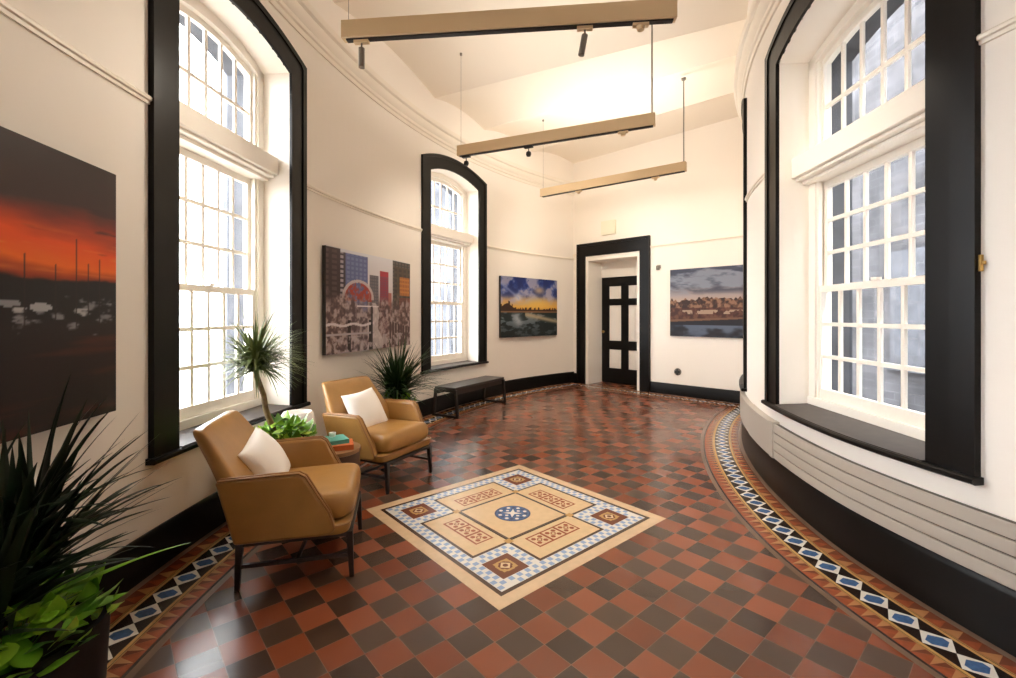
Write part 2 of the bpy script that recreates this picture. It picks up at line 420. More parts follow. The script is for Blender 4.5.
# ------------------------------------------------------------------ windows
def bars(mb, xs, zs, fx0, fx1, y0, y1, wd, topf=None):
    pass
def make_window(idx, q):
    root = struct(empty('window_%d' % idx, (q.M.x, q.M.y, 0), q.rz))
    P = q.P; hw = q.w/2
    L = lambda t, p, z: q.loc(P(t, p)+Vector((0, 0, z)))
    # black casing following the wall, with a stepped inner edge
    mb = MB(); PT = 0.022
    ts = lin(q.t0, q.i0, 3)+lin(q.i0, q.i1, 21)[1:]+lin(q.i1, q.t1, 3)[1:]
    zb = q.zs
    lo = lambda t, inner: q.arch(t) if inner else zb
    for a, b in zip(ts, ts[1:]):
        inn = q.i0-1e-6 <= a and b <= q.i1+1e-6
        vs = []
        for t in (a, b):
            z0 = lo(t, inn); z1 = q.outer(t)
            vs += [L(t, -0.005, z0), L(t, PT, z0), L(t, PT, z1), L(t, -0.005, z1)]
        mb.add(vs, [(1, 5, 6, 2), (2, 6, 7, 3), (0, 4, 5, 1)])
    for t, s0 in ((q.t0, 0), (q.t1, 0)):
        mb.add([L(t, -0.005, zb), L(t, PT, zb), L(t, PT, q.outer(t)), L(t, -0.005, q.outer(t))], [(0, 1, 2, 3)])
    for t in (q.i0, q.i1):
        mb.add([L(t, -0.005, zb), L(t, PT, zb), L(t, PT, q.arch(t)), L(t, -0.005, q.arch(t))], [(0, 1, 2, 3)])
    mb.build('casing', M_black, root, smooth=35)
    # raised outer bead of the casing
    mb = MB(); bd = 0.25*q.cw
    def bead(t_a, t_b):
        pass
    rsec = []
    for t, z in [(q.t0, zb)]+[(q.t0, zb+(q.outer(q.t0)-zb)*k) for k in (0.5, 1.0)]+[(t, q.outer(t)) for t in lin(q.t0, q.t1, 21)[1:-1]]+[(q.t1, zb+(q.outer(q.t1)-zb)*k) for k in (1.0, 0.5)]+[(q.t1, zb)]:
        k = (t-q.t0)/(q.t1-q.t0); ti = t+bd if k < 0.001 else (t-bd if k > 0.999 else t)
        zi_ = z-(0.045 if 0.001 < k < 0.999 or abs(z-q.outer(t)) < 1e-6 else 0)
        rsec.append([L(t, PT-0.004, z), L(t, PT+0.010, z), L(ti, PT+0.010, zi_), L(ti, PT-0.004, zi_)])
    mb.rings(rsec, True, True); mb.build('casing_bead', M_black, root, smooth=35)
    # sill: slate slab in the recess with a black nosing
    mb = MB(); e = 0.22
    nt = lin(q.t0-e*0.6, q.t1+e*0.6, 19)
    mb.rings([[L(t, -0.005, zb-0.032), L(t, 0.046, zb-0.032), L(t, 0.056, zb-0.026), L(t, 0.056, zb-0.008), L(t, 0.046, zb), L(t, -0.005, zb)] for t in nt], True, True)
    mb.build('sill_nosing', M_black, root, smooth=35)
    mb = MB(); it = lin(q.i0, q.i1, 15)
    mb.rings([[L(t, 0.040, zb), L(t, 0.040, zb+0.006), Vector((L(t, 0, 0).x, DEPTH+0.02, zb+0.02)), Vector((L(t, 0, 0).x, DEPTH+0.02, zb))] for t in it], True, True)
    mb.build('sill_slab', M_slab, root)
    # frame
    y0 = DEPTH; zt0, zt1 = q.ztr; fw = 0.075
    mb = MB()
    for sg in (-1, 1):
        xa, xb = sorted((sg*hw, sg*(hw-fw)))
        mb.box(xa, xb, y0, y0+0.12, zb+0.01, q.zi)
        xa, xb = sorted((sg*(hw-fw), sg*(hw-fw-0.022)))
        mb.box(xa, xb, y0+0.014, y0+0.04, zb+0.06, q.zi-0.02)
    xs = lin(-hw, hw, 21)
    for a, b in zip(xs, xs[1:]):
        pl = [(a, q.archx(a)-fw), (b, q.archx(b)-fw), (b, q.archx(b)), (a, q.archx(a))]
        mb.prism(pl, (y0, y0+0.12))
    mb.box(-hw, hw, y0-0.01, y0+0.12, zb+0.012, zb+0.075)
    mb.build('frame', M_winp, root)
    # transom beam with a small moulding below
    mb = MB()
    mb.box(-hw+0.004, hw-0.004, y0-0.13, y0+0.12, zt0+0.03, zt1)
    mb.box(-hw+0.01, hw-0.01, y0-0.10, y0+0.11, zt0+0.008, zt0+0.03)
    mb.box(-hw+0.01, hw-0.01, y0-0.055, y0+0.11, zt0-0.018, zt0+0.008)
    mb.build('transom_bar', M_winp, root, bevel=0.006, bseg=2)
    iw = hw-fw-0.004
    def sash(name, z0, z1, y, rows, top_arch=False, rb=0.05, rt=0.05, latch=False):
        mb = MB(); st = 0.042; t = 0.036
        zt = lambda x: (q.archx(x)-fw+0.004) if top_arch else z1
        for sg in (-1, 1):
            xa, xb = sorted((sg*iw, sg*(iw-st))); mb.prism([(xa, z0), (xb, z0), (xb, zt(xb)), (xa, zt(xa))], (y, y+t))
        mb.box(-iw+st, iw-st, y, y+t, z0, z0+rb)
        xs = lin(-iw+st, iw-st, 15)
        for a, b in zip(xs, xs[1:]): mb.prism([(a, zt(a)-rt), (b, zt(b)-rt), (b, zt(b)), (a, zt(a))], (y, y+t))
        gw = 2*(iw-st)
        for c in range(1, 6):
            x = -iw+st+gw*c/6; mb.box(x-0.013, x+0.013, y+0.010, y+t-0.008, z0+rb, zt(x)-rt)
        zr = (z1 if not top_arch else q.zi-fw+0.02)-rt
        for r in range(1, rows):
            z = z0+rb+(zr-z0-rb)*r/rows; mb.box(-iw+st, iw-st, y+0.006, y+t-0.008, z-0.013, z+0.013)
        if latch: mb.box(-0.025, 0.025, y-0.02, y+0.01, z1, z1+0.018)
        o = mb.build(name, M_winp, root)
        g = MB(); yg = y+t*0.55; xs = lin(-iw+st/2, iw-st/2, 15)
        g.rings([[(x, yg, z0+rb/2), (x, yg, zt(x)-rt/2)] for x in xs], False, False)
        g.build('glass_pane', M_glass, o)
        return o
    sash('lower_sash', zb+0.076, q.zm+0.02, y0+0.02, 3, rb=0.075, rt=0.045, latch=True)
    sash('upper_sash', q.zm-0.022, zt0-0.018, y0+0.062, 3, rb=0.045)
    sash('arched_light', zt1, q.zi-fw, y0+0.04, 2, True)
    # outer stone reveal
    mb = MB(); d0, d1 = y0+0.12, y0+0.30; ow = hw-0.025
    for sg in (-1, 1):
        xa, xb = sorted((sg*ow, sg*(ow+0.25))); mb.box(xa, xb, d0, d1, zb-0.12, q.zi+0.35)
    mb.box(-ow, ow, d0, d1+0.05, zb-0.16, zb+0.02)
    for a, b in zip(lin(-ow, ow, 13), lin(-ow, ow, 13)[1:]):
        mb.prism([(a, q.archx(a)-0.02), (b, q.archx(b)-0.02), (b, q.zi+0.5), (a, q.zi+0.5)], (d0, d1))
    mb.build('stone_reveal', M_stone, root)
    return root
for i, q in enumerate(wins_L+wins_R): make_window(i+1, q)

# small brass catch on the near casing of the right window
mb = MB(); mb.box(-0.007, 0.007, -0.012, 0, -0.035, 0.035); mb.box(-0.004, 0.004, -0.026, -0.012, -0.008, 0.008)
o = mb.build('brass_catch', M_brass, bevel=0.002, bseg=2)
c = PR(-8.98, 0.012); o.location = (c.x, c.y, 1.57); o.rotation_euler = (0, 0, rad(0)); tag(o, 'small brass catch on near edge of the right window casing', 'catch')

# ------------------------------------------------------------------ doorway
D0 = PB(D_S)
door = struct(empty('door_1', (D0.x, D0.y, 0), -PI/4))
mb = MB(); OW = 0.778; OZ = 2.75
for sg in (-1, 1):
    xa, xb = sorted((sg*OW, sg*(D_W+0.02))); mb.box(xa, xb, -0.05, 0.01, 0, OZ)
    xa, xb = sorted((sg*OW, sg*(OW-0.05))); mb.box(xa, xb, -0.065, -0.05, 0, OZ)
mb.box(-D_W-0.02, D_W+0.02, -0.05, 0.01, D_Z+0.03, OZ); mb.box(-OW+0.05, OW-0.05, -0.065, -0.05, OZ-0.05, OZ)
mb.build('casing', M_black, door)
mb = MB(); DD = 0.44; LW = 0.525
for sg in (-1, 1):
    xa, xb = sorted((sg*(D_W+0.03), sg*LW)); mb.box(xa, xb, -0.02, DD+0.06, 0, D_Z+0.04)
mb.box(-LW, LW, -0.02, DD+0.06, D_Z-0.06, D_Z+0.04)
mb.box(-LW, LW, DD, DD+0.06, 2.108, D_Z-0.06); mb.box(-LW-0.05, LW+0.05, DD+0.06, DD+0.09, -0.02, D_Z)  # last box: unseen backing board added to block light around the door leaf
mb.build('door_lining_backing', M_winp, door)
mb = MB(); HW = 0.52; ys = (DD+0.005, DD+0.045)
zr = [(0.005, 0.30), (0.67, 0.845), (1.545, 1.675), (1.925, 2.105)]
for a, b in zr: mb.box(-HW, HW, ys[0], ys[1], a, b)
for a, b in ((-HW, -0.35), (-0.08, 0.08), (0.35, HW)): mb.box(a, b, ys[0]+0.0005, ys[1]-0.0005, 0.01, 2.10)
dl = mb.build('door_leaf', M_black, door)
mb = MB()
for x0, x1 in ((-0.35, -0.08), (0.08, 0.35)):
    for z0, z1 in ((0.30, 0.67), (0.845, 1.545), (1.675, 1.925)):
        mb.box(x0-0.005, x1+0.005, ys[0]+0.014, ys[1]-0.014, z0-0.005, z1+0.005)
        mb.box(x0+0.035, x1-0.035, ys[0]+0.006, ys[0]+0.015, z0+0.035, z1-0.035)
mb.build('door_panels', M_panel, dl)
mb = MB(); mb.lathe([(0.012, 0), (0.012, 0.03), (0.028, 0.04), (0.03, 0.055), (0.02, 0.068)], n=20)
mb.v = [(x-0.46, ys[0]-z, 1.02+y) for x, y, z in mb.v]; mb.build('door_knob', M_brass, dl, smooth=40)

# ------------------------------------------------------------------ floor mosaic
def layer(mb, poly, k, mi): mb.add([(x, y, 0.0012+0.0003*k) for x, y in poly], [tuple(range(len(poly)))], mi)
def rect(x0, x1, y0, y1): return [(x0, y0), (x1, y0), (x1, y1), (x0, y1)]
def ngon(cx, cy, r, n, a0=0): return [(cx+r*math.cos(a0+2*PI*i/n), cy+r*math.sin(a0+2*PI*i/n)) for i in range(n)]
inlay = struct(empty('trim_6', (DIA_C[0], DIA_C[1], 0), DIA_A))
mats = [C_cream, C_dark, C_wht, C_lblue, C_brown, C_cream2, C_rust, C_blue, C_navy, C_gold]
mb = MB(); H = DIA_H
layer(mb, rect(-H, H, -H, H), 0, 0)
mb.add([(x, y, z) for z in (0.0, 0.0012) for x, y in rect(-H, H, -H, H)], [(0, 1, 5, 4), (1, 2, 6, 5), (2, 3, 7, 6), (3, 0, 4, 7)], 0)
a1 = H-0.072; layer(mb, rect(-a1, a1, -a1, a1), 1, 1)
a2 = H-0.097; layer(mb, rect(-a2, a2, -a2, a2), 2, 2)
a3 = H-0.172; a4 = H-0.356; a5 = H-0.437; c0 = 0.268
layer(mb, rect(-a3, a3, -a5, a5), 3, 1); layer(mb, rect(-a5, a5, -a3, a3), 3, 1)      # dark ground of the cross
g = 0.019
for ang in range(4):
    ca, sa = round(math.cos(ang*PI/2)), round(math.sin(ang*PI/2))
    R_ = lambda poly: [(x*ca-y*sa, x*sa+y*ca) for x, y in poly]
    layer(mb, R_(rect(-a5+g, a5-g, c0+0.003, a3-g)), 4, 5)                              # buff side panel
    m0, m1 = 0.315, 0.44
    layer(mb, R_(rect(-0.178, 0.178, m0-0.004, m1+0.004)), 5, 6)
    for k in (-1, 0, 1):
        cx_, cy_ = k*0.117, (m0+m1)/2
        layer(mb, R_(rect(cx_-0.05, cx_+0.05, cy_-0.054, cy_+0.054)), 6, 5)
        for dx, dy in ((-1, -1), (1, -1), (1, 1), (-1, 1)):
            layer(mb, R_(ngon(cx_+dx*0.026, cy_+dy*0.026, 0.017, 6, 0.3)), 7, 6)
        layer(mb, R_(ngon(cx_, cy_, 0.022, 4, 0)), 8, 6); layer(mb, R_(ngon(cx_, cy_, 0.010, 8)), 9, 5)
    # corner square
    s0, s1 = a4, a3
    layer(mb, R_(rect(s0, s1, s0, s1)), 4, 4); cc = (s0+s1)/2
    layer(mb, R_(ngon(cc, cc, 0.058, 8, PI/8)), 5, 9); layer(mb, R_(ngon(cc, cc, 0.042, 8, PI/8)), 6, 4)
    layer(mb, R_(ngon(cc, cc, 0.036, 4, 0)), 7, 5); layer(mb, R_(ngon(cc, cc, 0.016, 8, 0)), 8, 4)
    for kk in range(4):
        layer(mb, R_(ngon(cc+0.052*math.cos(kk*PI/2+PI/4), cc+0.052*math.sin(kk*PI/2+PI/4), 0.018, 4, PI/4+kk*PI/2)), 9, 9)
    # pale blue checks: along the outer band and around the corner square
    bw = (a2-a3); n = 22; pt = 2*a2/n
    for i in range(n):
        x = -a2+pt*(i+0.5); y = (a2+a3)/2
        for yy, off in ((y+bw*0.25, 0), (y-bw*0.25, pt/2)):
            if x+off+pt*0.26 > a3: continue
            layer(mb, R_(rect(x-pt*0.26+off, x+pt*0.26+off, yy-bw*0.21, yy+bw*0.21)) if True else None, 3, 3)
    for axis in (0, 1):
        n2 = 5; ln = a3-a5
        for i in range(n2):
            u = a5+ln*(i+0.5)/n2; vv = (a4+a5)/2; bw2 = a4-a5
            for d, off in ((bw2*0.24, 0), (-bw2*0.24, ln/n2/2)):
                uu = u+off
                if uu+ln/n2*0.27 > a3 or (axis and uu-ln/n2*0.27 < a4): continue
                p = rect(uu-ln/n2*0.27, uu+ln/n2*0.27, vv+d-bw2*0.2, vv+d+bw2*0.2)
                if axis: p = [(y, x) for x, y in p][::-1]
                layer(mb, R_(p), 4, 3)
    # little square at each corner of the centre panel
layer(mb, rect(-c0, c0, -c0, c0), 10, 1); b0 = c0-0.02; layer(mb, rect(-b0, b0, -b0, b0), 11, 5)
for sx_ in (-1, 1):
    for sy_ in (-1, 1): layer(mb, ngon(sx_*(c0+0.004), sy_*(c0+0.004), 0.033, 4, PI/4), 12, 9)
layer(mb, ngon(0, 0, 0.122, 40), 12, 8); layer(mb, ngon(0, 0, 0.112, 40), 13, 7)
for k in range(16):
    a = 2*PI*k/16; layer(mb, ngon(0.088*math.cos(a), 0.088*math.sin(a), 0.014, 6, a), 14, 2 if k % 2 else 8)
for k in range(8):
    a = 2*PI*k/8; layer(mb, ngon(0.052*math.cos(a), 0.052*math.sin(a), 0.014, 4, a), 14, 8 if k % 2 else 2)
star = []
for k in range(8):
    a = 2*PI*k/8+PI/4; r = 0.066 if k % 2 == 0 else 0.02; star.append((r*math.cos(a), r*math.sin(a)))
layer(mb, star, 15, 2)
mb.build('mosaic_tiles', mats, inlay)

def border(name, P, t0, t1, off0):
    """encaustic border strip: rows of triangles either side of a band of blue lozenges"""
    mb = MB(); mats = [C_grey, C_rust, C_gold, C_blk, C_wht, C_blue, C_tan, C_brown]
    n = 400; ts = [t0]; tt = t0
    # arc length table
    N = 2000; tab = lin(t0, t1, N); ac = [0.0]
    for a, b in zip(tab, tab[1:]): ac.append(ac[-1]+(P(b, off0+0.207)-P(a, off0+0.207)).length)
    tot = ac[-1]
    def T(s):
        return float(np.interp(s, ac, tab))
    Q = lambda s, p, z: P(T(max(0, min(tot, s))), off0+p*1.15)+Vector((0, 0, z))
    def strip(p0, p1, mi, z):
        m = int(tot/0.12); ss = lin(0, tot, m)
        mb.rings([[Q(s, p0, z), Q(s, p1, z)] for s in ss], False, False, mi)
    Z0, Z1, Z2 = 0.0010, 0.0014, 0.0018
    strip(0, 0.03, 0, Z0); strip(0.03, 0.096, 7, Z0); strip(0.096, 0.118, 2, Z0); strip(0.118, 0.242, 3, Z0)
    strip(0.242, 0.264, 2, Z0); strip(0.264, 0.33, 1, Z0); strip(0.33, 0.342, 3, Z0); strip(0.342, 0.37, 0, Z0)
    strip(0.101, 0.104, 3, Z1); strip(0.257, 0.26, 3, Z1)
    pt = 0.14; m = int(tot/pt); pt = tot/m
    for i in range(m):
        s = (i+0.5)*pt; c = 0.18
        def loz(hs, hp, mi, z): mb.add([Q(s-hs, c, z), Q(s, c-hp, z), Q(s+hs, c, z), Q(s, c+hp, z)], [(0, 1, 2, 3)], mi)
        loz(pt*0.5, 0.061, 4, Z1)
        hs, hp = pt*0.27, 0.036
        mb.add([Q(s-hs, c, Z2), Q(s-hs*0.35, c-hp, Z2), Q(s+hs*0.35, c-hp, Z2), Q(s+hs, c, Z2), Q(s+hs*0.35, c+hp, Z2), Q(s-hs*0.35, c+hp, Z2)], [(0,1,2,3,4,5)], 5)
        for k in range(2):
            s2 = i*pt+pt*(k+0.5)/2; hw = pt/4
            mb.add([Q(s2-hw, 0.094, Z1), Q(s2+hw, 0.094, Z1), Q(s2, 0.032, Z1)], [(0, 1, 2)], 6 if k else 1)
            mb.add([Q(s2-hw, 0.266, Z1), Q(s2+hw, 0.266, Z1), Q(s2, 0.328, Z1)], [(0, 1, 2)], 6)
            mb.add([Q(s2-hw, 0.266, Z2), Q(s2, 0.266, Z2), Q(s2, 0.328, Z2)], [(0, 1, 2)], 7)
    return struct(mb.build(name, mats))
border('trim_7', PL, TB, T_LEND-2.0, 0.028)
border('trim_8', PR, TB, T_REND-2, 0.028)
border('trim_9', PB, S_R+0.2, S_L-0.2, 0.028)

# ------------------------------------------------------------------ convector cover on the right wall
rc = PR(0); cov = empty('radiator_cover', (rc.x, rc.y, 0)); off = Vector((-rc.x, -rc.y, 0))
tag(cov, 'long grey slatted radiator cover curving below the right window', 'radiator cover')
zc0, zc1 = 0.268, 0.53; T0, T1 = -30.0, 12.0
def shift(m): m.v = [tuple(Vector(v)+off) for v in m.v]; return m
shift(sweep(PR, T0, T1, [(0.0, zc0), (0.034, zc0), (0.034, zc1-0.004), (0.0, zc1-0.004)], 60)).build('back_panel', M_groove, cov)
hgt = (zc1-zc0)/4
for k in range(4):
    a, b = zc0+hgt*k+0.0035, zc0+hgt*(k+1)-0.0035
    shift(sweep(PR, T0, T1, [(0.03, a), (0.044, a), (0.046, a+0.003), (0.046, b-0.003), (0.044, b), (0.03, b)], 60)).build('slat', M_grey, cov, smooth=30)
shift(sweep(PR, T1, 12.8, [(0.0, zc0), (0.055, zc0), (0.055, zc1+0.012), (0.0, zc1+0.012)], 5)).build('end_post', M_grey, cov, bevel=0.005)
shift(sweep(PR, 12.8, 20.5, [(0.0, zc0), (0.048, zc0), (0.048, zc1-0.005), (0.0, zc1+0.006)], 24)).build('end_panel', M_grey, cov, smooth=30)
shift(sweep(PR, 20.5, 34, [(0.0, zc0), (0.044, zc0), (0.044, zc1-0.012), (0.0, zc1)], 24)).build('side_panel', M_grey, cov, smooth=30)

# ------------------------------------------------------------------ canvas prints
rng = np.random.default_rng(5)
def vnoise(X, Y, sc, seed):
    r = np.random.default_rng(seed); g = r.random((64, 64))
    x = X*sc; y = Y*sc; xi = np.floor(x).astype(int); yi = np.floor(y).astype(int); fx = x-xi; fy = y-yi
    fx = fx*fx*(3-2*fx); fy = fy*fy*(3-2*fy)
    G = lambda a, b: g[a % 64, b % 64]
    return (G(xi, yi)*(1-fx)+G(xi+1, yi)*fx)*(1-fy)+(G(xi, yi+1)*(1-fx)+G(xi+1, yi+1)*fx)*fy
def fbm(X, Y, sc, seed, o=4):
    s = 0; a = 1; t = 0
    for k in range(o): s = s+a*vnoise(X, Y, sc*2**k, seed+k); t += a; a *= 0.55
    return s/t
def S(a, b, x): t = np.clip((x-a)/(b-a), 0, 1); return t*t*(3-2*t)
def grad(y, stops):
    ys = [s[0] for s in stops]; return np.stack([np.interp(y, ys, [s[1][k] for s in stops]) for k in range(3)], -1)
def over(img, mask, col): m = np.clip(mask, 0, 1)[..., None]; return img*(1-m)+np.array(col, float)*m
def art_marina(U, Vv, asp):
    Vv = np.interp(Vv, [0, 0.54, 0.74, 1], [0, 0.45, 0.67, 1])
    n = fbm(U*asp, Vv*3.0, 3, 11)
    img = grad(Vv+(n-0.5)*0.10, [(0, (22, 14, 14)), (0.2, (38, 22, 22)), (0.33, (40, 30, 30)), (0.42, (30, 22, 24)), (0.455, (150, 52, 22)), (0.52, (255, 116, 26)), (0.6, (250, 90, 24)), (0.68, (140, 48, 30)), (0.75, (66, 42, 38)), (1, (54, 42, 38))])
    img = over(img, S(0.6, 0.75, fbm(U*asp, Vv*6, 3.5, 21))*S(0.5, 0.62, Vv)*0.75, (62, 36, 34))
    img = over(img, S(0.60, 0.72, fbm(U*asp*0.6+Vv*0.5, Vv*9, 4, 27))*S(0.45, 0.5, Vv)*S(0.66, 0.58, Vv)*0.8, (255, 150, 60))
    hill = 0.44+0.03*fbm(U*asp, Vv*0, 5, 31); img = over(img, S(0.0, 0.01, hill-Vv)*S(0.30, 0.34, Vv), (24, 20, 22))
    img = over(img, S(0.58, 0.72, fbm(U*asp*2.2, Vv*7, 6, 41))*(Vv > 0.27)*(Vv < 0.40)*0.9, (150, 146, 150))
    img = over(img, S(0.66, 0.74, fbm(U*asp*1.5, Vv*5, 5, 45))*(Vv > 0.30)*(Vv < 0.36), (190, 186, 188))
    img = over(img, S(0.5, 0.8, fbm(U*asp*0.7, Vv*9, 3, 51))*(Vv < 0.27)*0.5, (112, 46, 30))
    for x, top, wd, lean in ((0.52, 0.72, 0.004, 0), (0.545, 0.6, 0.002, 0.1), (0.6, 0.58, 0.002, -0.06), (0.72, 0.53, 0.002, 0), (0.8, 0.50, 0.002, 0), (0.86, 0.62, 0.0025, 0), (0.9, 0.52, 0.002, 0), (0.94, 0.55, 0.002, 0), (0.3, 0.66, 0.003, 0), (0.2, 0.57, 0.003, 0), (0.1, 0.6, 0.002, 0)):
        img = over(img, (np.abs(U-x-lean*(Vv-0.34)) < wd)*(Vv > 0.3)*(Vv < top)*0.85, (40, 26, 26))
    for x, y, a, b, c in ((0.56, 0.31, 0.06, 0.018, (200, 200, 205)), (0.35, 0.3, 0.07, 0.02, (170, 168, 172)), (0.76, 0.36, 0.03, 0.012, (180, 178, 180)), (0.68, 0.37, 0.03, 0.01, (150, 150, 155)), (0.53, 0.375, 0.014, 0.02, (190, 40, 34))):
        img = over(img, (((U-x)/a)**2+((Vv-y)/b)**2 < 1)*1.0, c)
    return img
def art_city(U, Vv, asp):
    img = grad(Vv, [(0, (96, 82, 84)), (0.45, (180, 168, 168)), (0.7, (218, 212, 214)), (1, (226, 224, 228))])
    def bld(img, x0, x1, top, col, wincol=None, nx=8, ny=14, bot=0.0):
        m = (U > x0)*(U < x1)*(Vv < top)*(Vv > bot)
        img = over(img, m*1.0, col)
        if wincol:
            q = ((U-x0)/(x1-x0)*nx % 1 < 0.6)*(Vv*ny % 1 < 0.6); img = over(img, m*q*0.75, wincol)
        return img
    img = bld(img, 0.44, 0.55, 0.79, (100, 96, 104), (128, 122, 128), 5, 30)
    img = bld(img, 0.565, 0.68, 0.82, (150, 62, 78), (112, 84, 104), 5, 40)
    img = bld(img, 0.565, 0.68, 0.85, (176, 60, 70), None, bot=0.79)
    img = bld(img, 0.68, 0.72, 0.62, (176, 110, 100))
    img = bld(img, 0.15, 0.42, 0.97, (96, 106, 150), (124, 134, 178), 6, 22)
    img = bld(img, 0.13, 0.18, 0.97, (62, 56, 66), (206, 196, 200), 1, 22)
    img = bld(img, -0.1, 0.13, 1.0, (60, 42, 44), (92, 74, 72), 3, 20)
    img = bld(img, 0.74, 1.1, 1.0, (74, 70, 70), (112, 104, 96), 8, 24)
    img = bld(img, 0.76, 1.1, 0.93, (88, 76, 64), (66, 58, 56), 5, 16)
    img = bld(img, 0.84, 0.99, 0.82, (204, 132, 66), (164, 96, 50), 6, 20, 0.6)
    img = bld(img, 0.83, 1.1, 0.57, (120, 66, 52), (150, 96, 74), 8, 30)
    img = over(img, (((U-0.32)/0.15)**2+((Vv-0.54)/0.16)**2 < 1)*(Vv > 0.5)*S(0.25, 0.5, fbm(U*asp, Vv, 20, 3)), (170, 66, 52))
    img = over(img, (np.abs(np.sqrt(((U-0.32)/0.15)**2+((Vv-0.54)/0.16)**2)-1.05) < 0.09)*(Vv > 0.52)*0.9, (206, 192, 190))
    t = fbm(U*asp, Vv, 22, 61); b = fbm(U*asp, Vv, 6, 71)
    low = S(0.6, 0.42, Vv+(b-0.5)*0.3)
    img = over(img, low*0.85, (124, 100, 96)); img = over(img, low*S(0.48, 0.66, t)*0.75, (190, 172, 168)); img = over(img, low*S(0.52, 0.36, t)*0.6, (66, 50, 50))
    img = over(img, (np.abs(U-0.50-0.02*np.sin(Vv*20)) < 0.10*(1-Vv*1.6))*(Vv < 0.5)*0.7, (218, 210, 210))
    for x in (0.22, 0.45): img = over(img, (np.abs(U-x) < 0.016)*(Vv < 0.32)*1.0, (44, 34, 36))
    img = over(img, (np.abs(Vv-0.27-0.01*np.sin(U*30)) < 0.012)*(U < 0.5)*1.0, (214, 204, 206)); img = over(img, (np.abs(Vv-0.18) < 0.01)*(U < 0.5)*1.0, (176, 164, 166))
    img = over(img, (np.abs(Vv-0.455) < 0.008)*(U > 0.3)*(U < 0.55), (228, 220, 222)); img = over(img, (np.abs(U-0.47) < 0.010)*(Vv < 0.46)*1.0, (50, 42, 46))
    img = over(img, (U > 0.68)*(Vv < 0.30-0.25*(U-0.68))*(Vv > 0.0)*((U*26 % 1) < 0.7), (86, 64, 60))
    img = over(img, S(0.52, 0.6, fbm(U*asp, Vv, 16, 81))*(Vv < 0.16)*0.8, (186, 172, 172))
    return img
def art_sunset(U, Vv, asp):
    n = fbm(U*asp, Vv*1.3, 4, 101, 5)
    img = grad(Vv, [(0.42, (150, 84, 34)), (0.5, (246, 190, 84)), (0.6, (226, 178, 120)), (0.72, (104, 118, 176)), (0.88, (40, 68, 150)), (1, (20, 44, 112))])
    img = over(img, S(0.46, 0.62, n)*S(0.5, 0.62, Vv)*0.85, (186, 180, 200)); img = over(img, S(0.52, 0.36, n)*S(0.6, 0.75, Vv)*0.8, (30, 44, 104))
    img = over(img, np.exp(-(((U-0.62)/0.22)**2+((Vv-0.55)/0.10)**2))*0.9, (255, 206, 96)); img = over(img, np.exp(-(((U-0.28)/0.06)**2+((Vv-0.66)/0.06)**2))*0.9, (240, 236, 240))
    img = over(img, np.exp(-(((U-0.65)/0.10)**2+((Vv-0.80)/0.07)**2))*0.8, (236, 200, 160))
    ray = np.abs((Vv-0.66)+(U-0.28)*0.8); img = over(img, np.exp(-(ray/0.03)**2)*(U < 0.3)*0.6, (160, 170, 214))
    sky = 0.46+0.05*(vnoise(U*asp, U*0, 26, 7) > 0.5)*vnoise(U*asp, U*0, 18, 9)+0.10*np.exp(-((U-0.1)/0.1)**2); img = over(img, (Vv < sky)*1.0, (70, 44, 30))
    img = over(img, (Vv < 0.435)*1.0, (150, 110, 76)); w = fbm(U*asp*0.8, Vv*2.4, 7, 121)
    wat = (Vv < 0.41)*1.0
    img = over(img, wat, (34, 48, 50)); img = over(img, wat*S(0.5, 0.64, w)*0.85, (128, 140, 148)); img = over(img, wat*np.exp(-((Vv-0.38+0.22*(U-0.4))/0.04)**2)*(U > 0.4)*0.85, (206, 186, 150))
    img = over(img, wat*np.exp(-(((U-0.27-0.3*(0.3-Vv))/0.07)**2+((Vv-0.28)/0.12)**2))*0.8, (196, 204, 214)); img = over(img, wat*S(0.3, 0.05, Vv)*0.4, (20, 26, 28))
    return img
def art_clouds(U, Vv, asp):
    n = fbm(U*asp*0.8+Vv*0.8, Vv*2.6, 3.5, 201, 5)
    img = grad(Vv, [(0.45, (232, 196, 170)), (0.6, (206, 186, 180)), (0.75, (104, 108, 126)), (1, (78, 84, 106))])
    img = over(img, S(0.47, 0.66, n)*S(0.55, 0.7, Vv)*0.9, (168, 174, 190)); img = over(img, S(0.54, 0.36, n)*S(0.58, 0.72, Vv)*0.85, (70, 76, 98))
    lin_ = Vv-(0.50+0.05*vnoise(U*asp, U*0, 34, 3)+0.03*vnoise(U*asp, U*0, 9, 5)+0.05*(np.abs(U-0.5) < 0.13)*np.sqrt(np.clip(1-((U-0.5)/0.13)**2, 0, 1))); city = (lin_ < 0)*1.0
    t = fbm(U*asp, Vv, 18, 221)
    img = over(img, city, (120, 84, 66)); img = over(img, city*S(0.5, 0.62, t), (176, 132, 104)); img = over(img, city*S(0.5, 0.38, t)*0.9, (66, 46, 42))
    img = over(img, city*(Vv < 0.42)*0.6, (96, 52, 42)); img = over(img, city*(Vv > 0.33)*(Vv < 0.39)*(fbm(U*asp, Vv, 12, 231) > 0.55), (206, 176, 150))
    img = over(img, (Vv < 0.25+0.04*U)*1.0, (146, 106, 82)); img = over(img, (Vv < 0.215+0.05*U)*1.0, (44, 42, 50))
    img = over(img, (Vv < 0.17)*S(0.42, 0.6, fbm(U*asp*0.6, Vv*1.2, 4, 241))*0.9, (120, 134, 158)); img = over(img, (Vv < 0.2)*(U < 0.18)*0.6, (40, 44, 56))
    return img
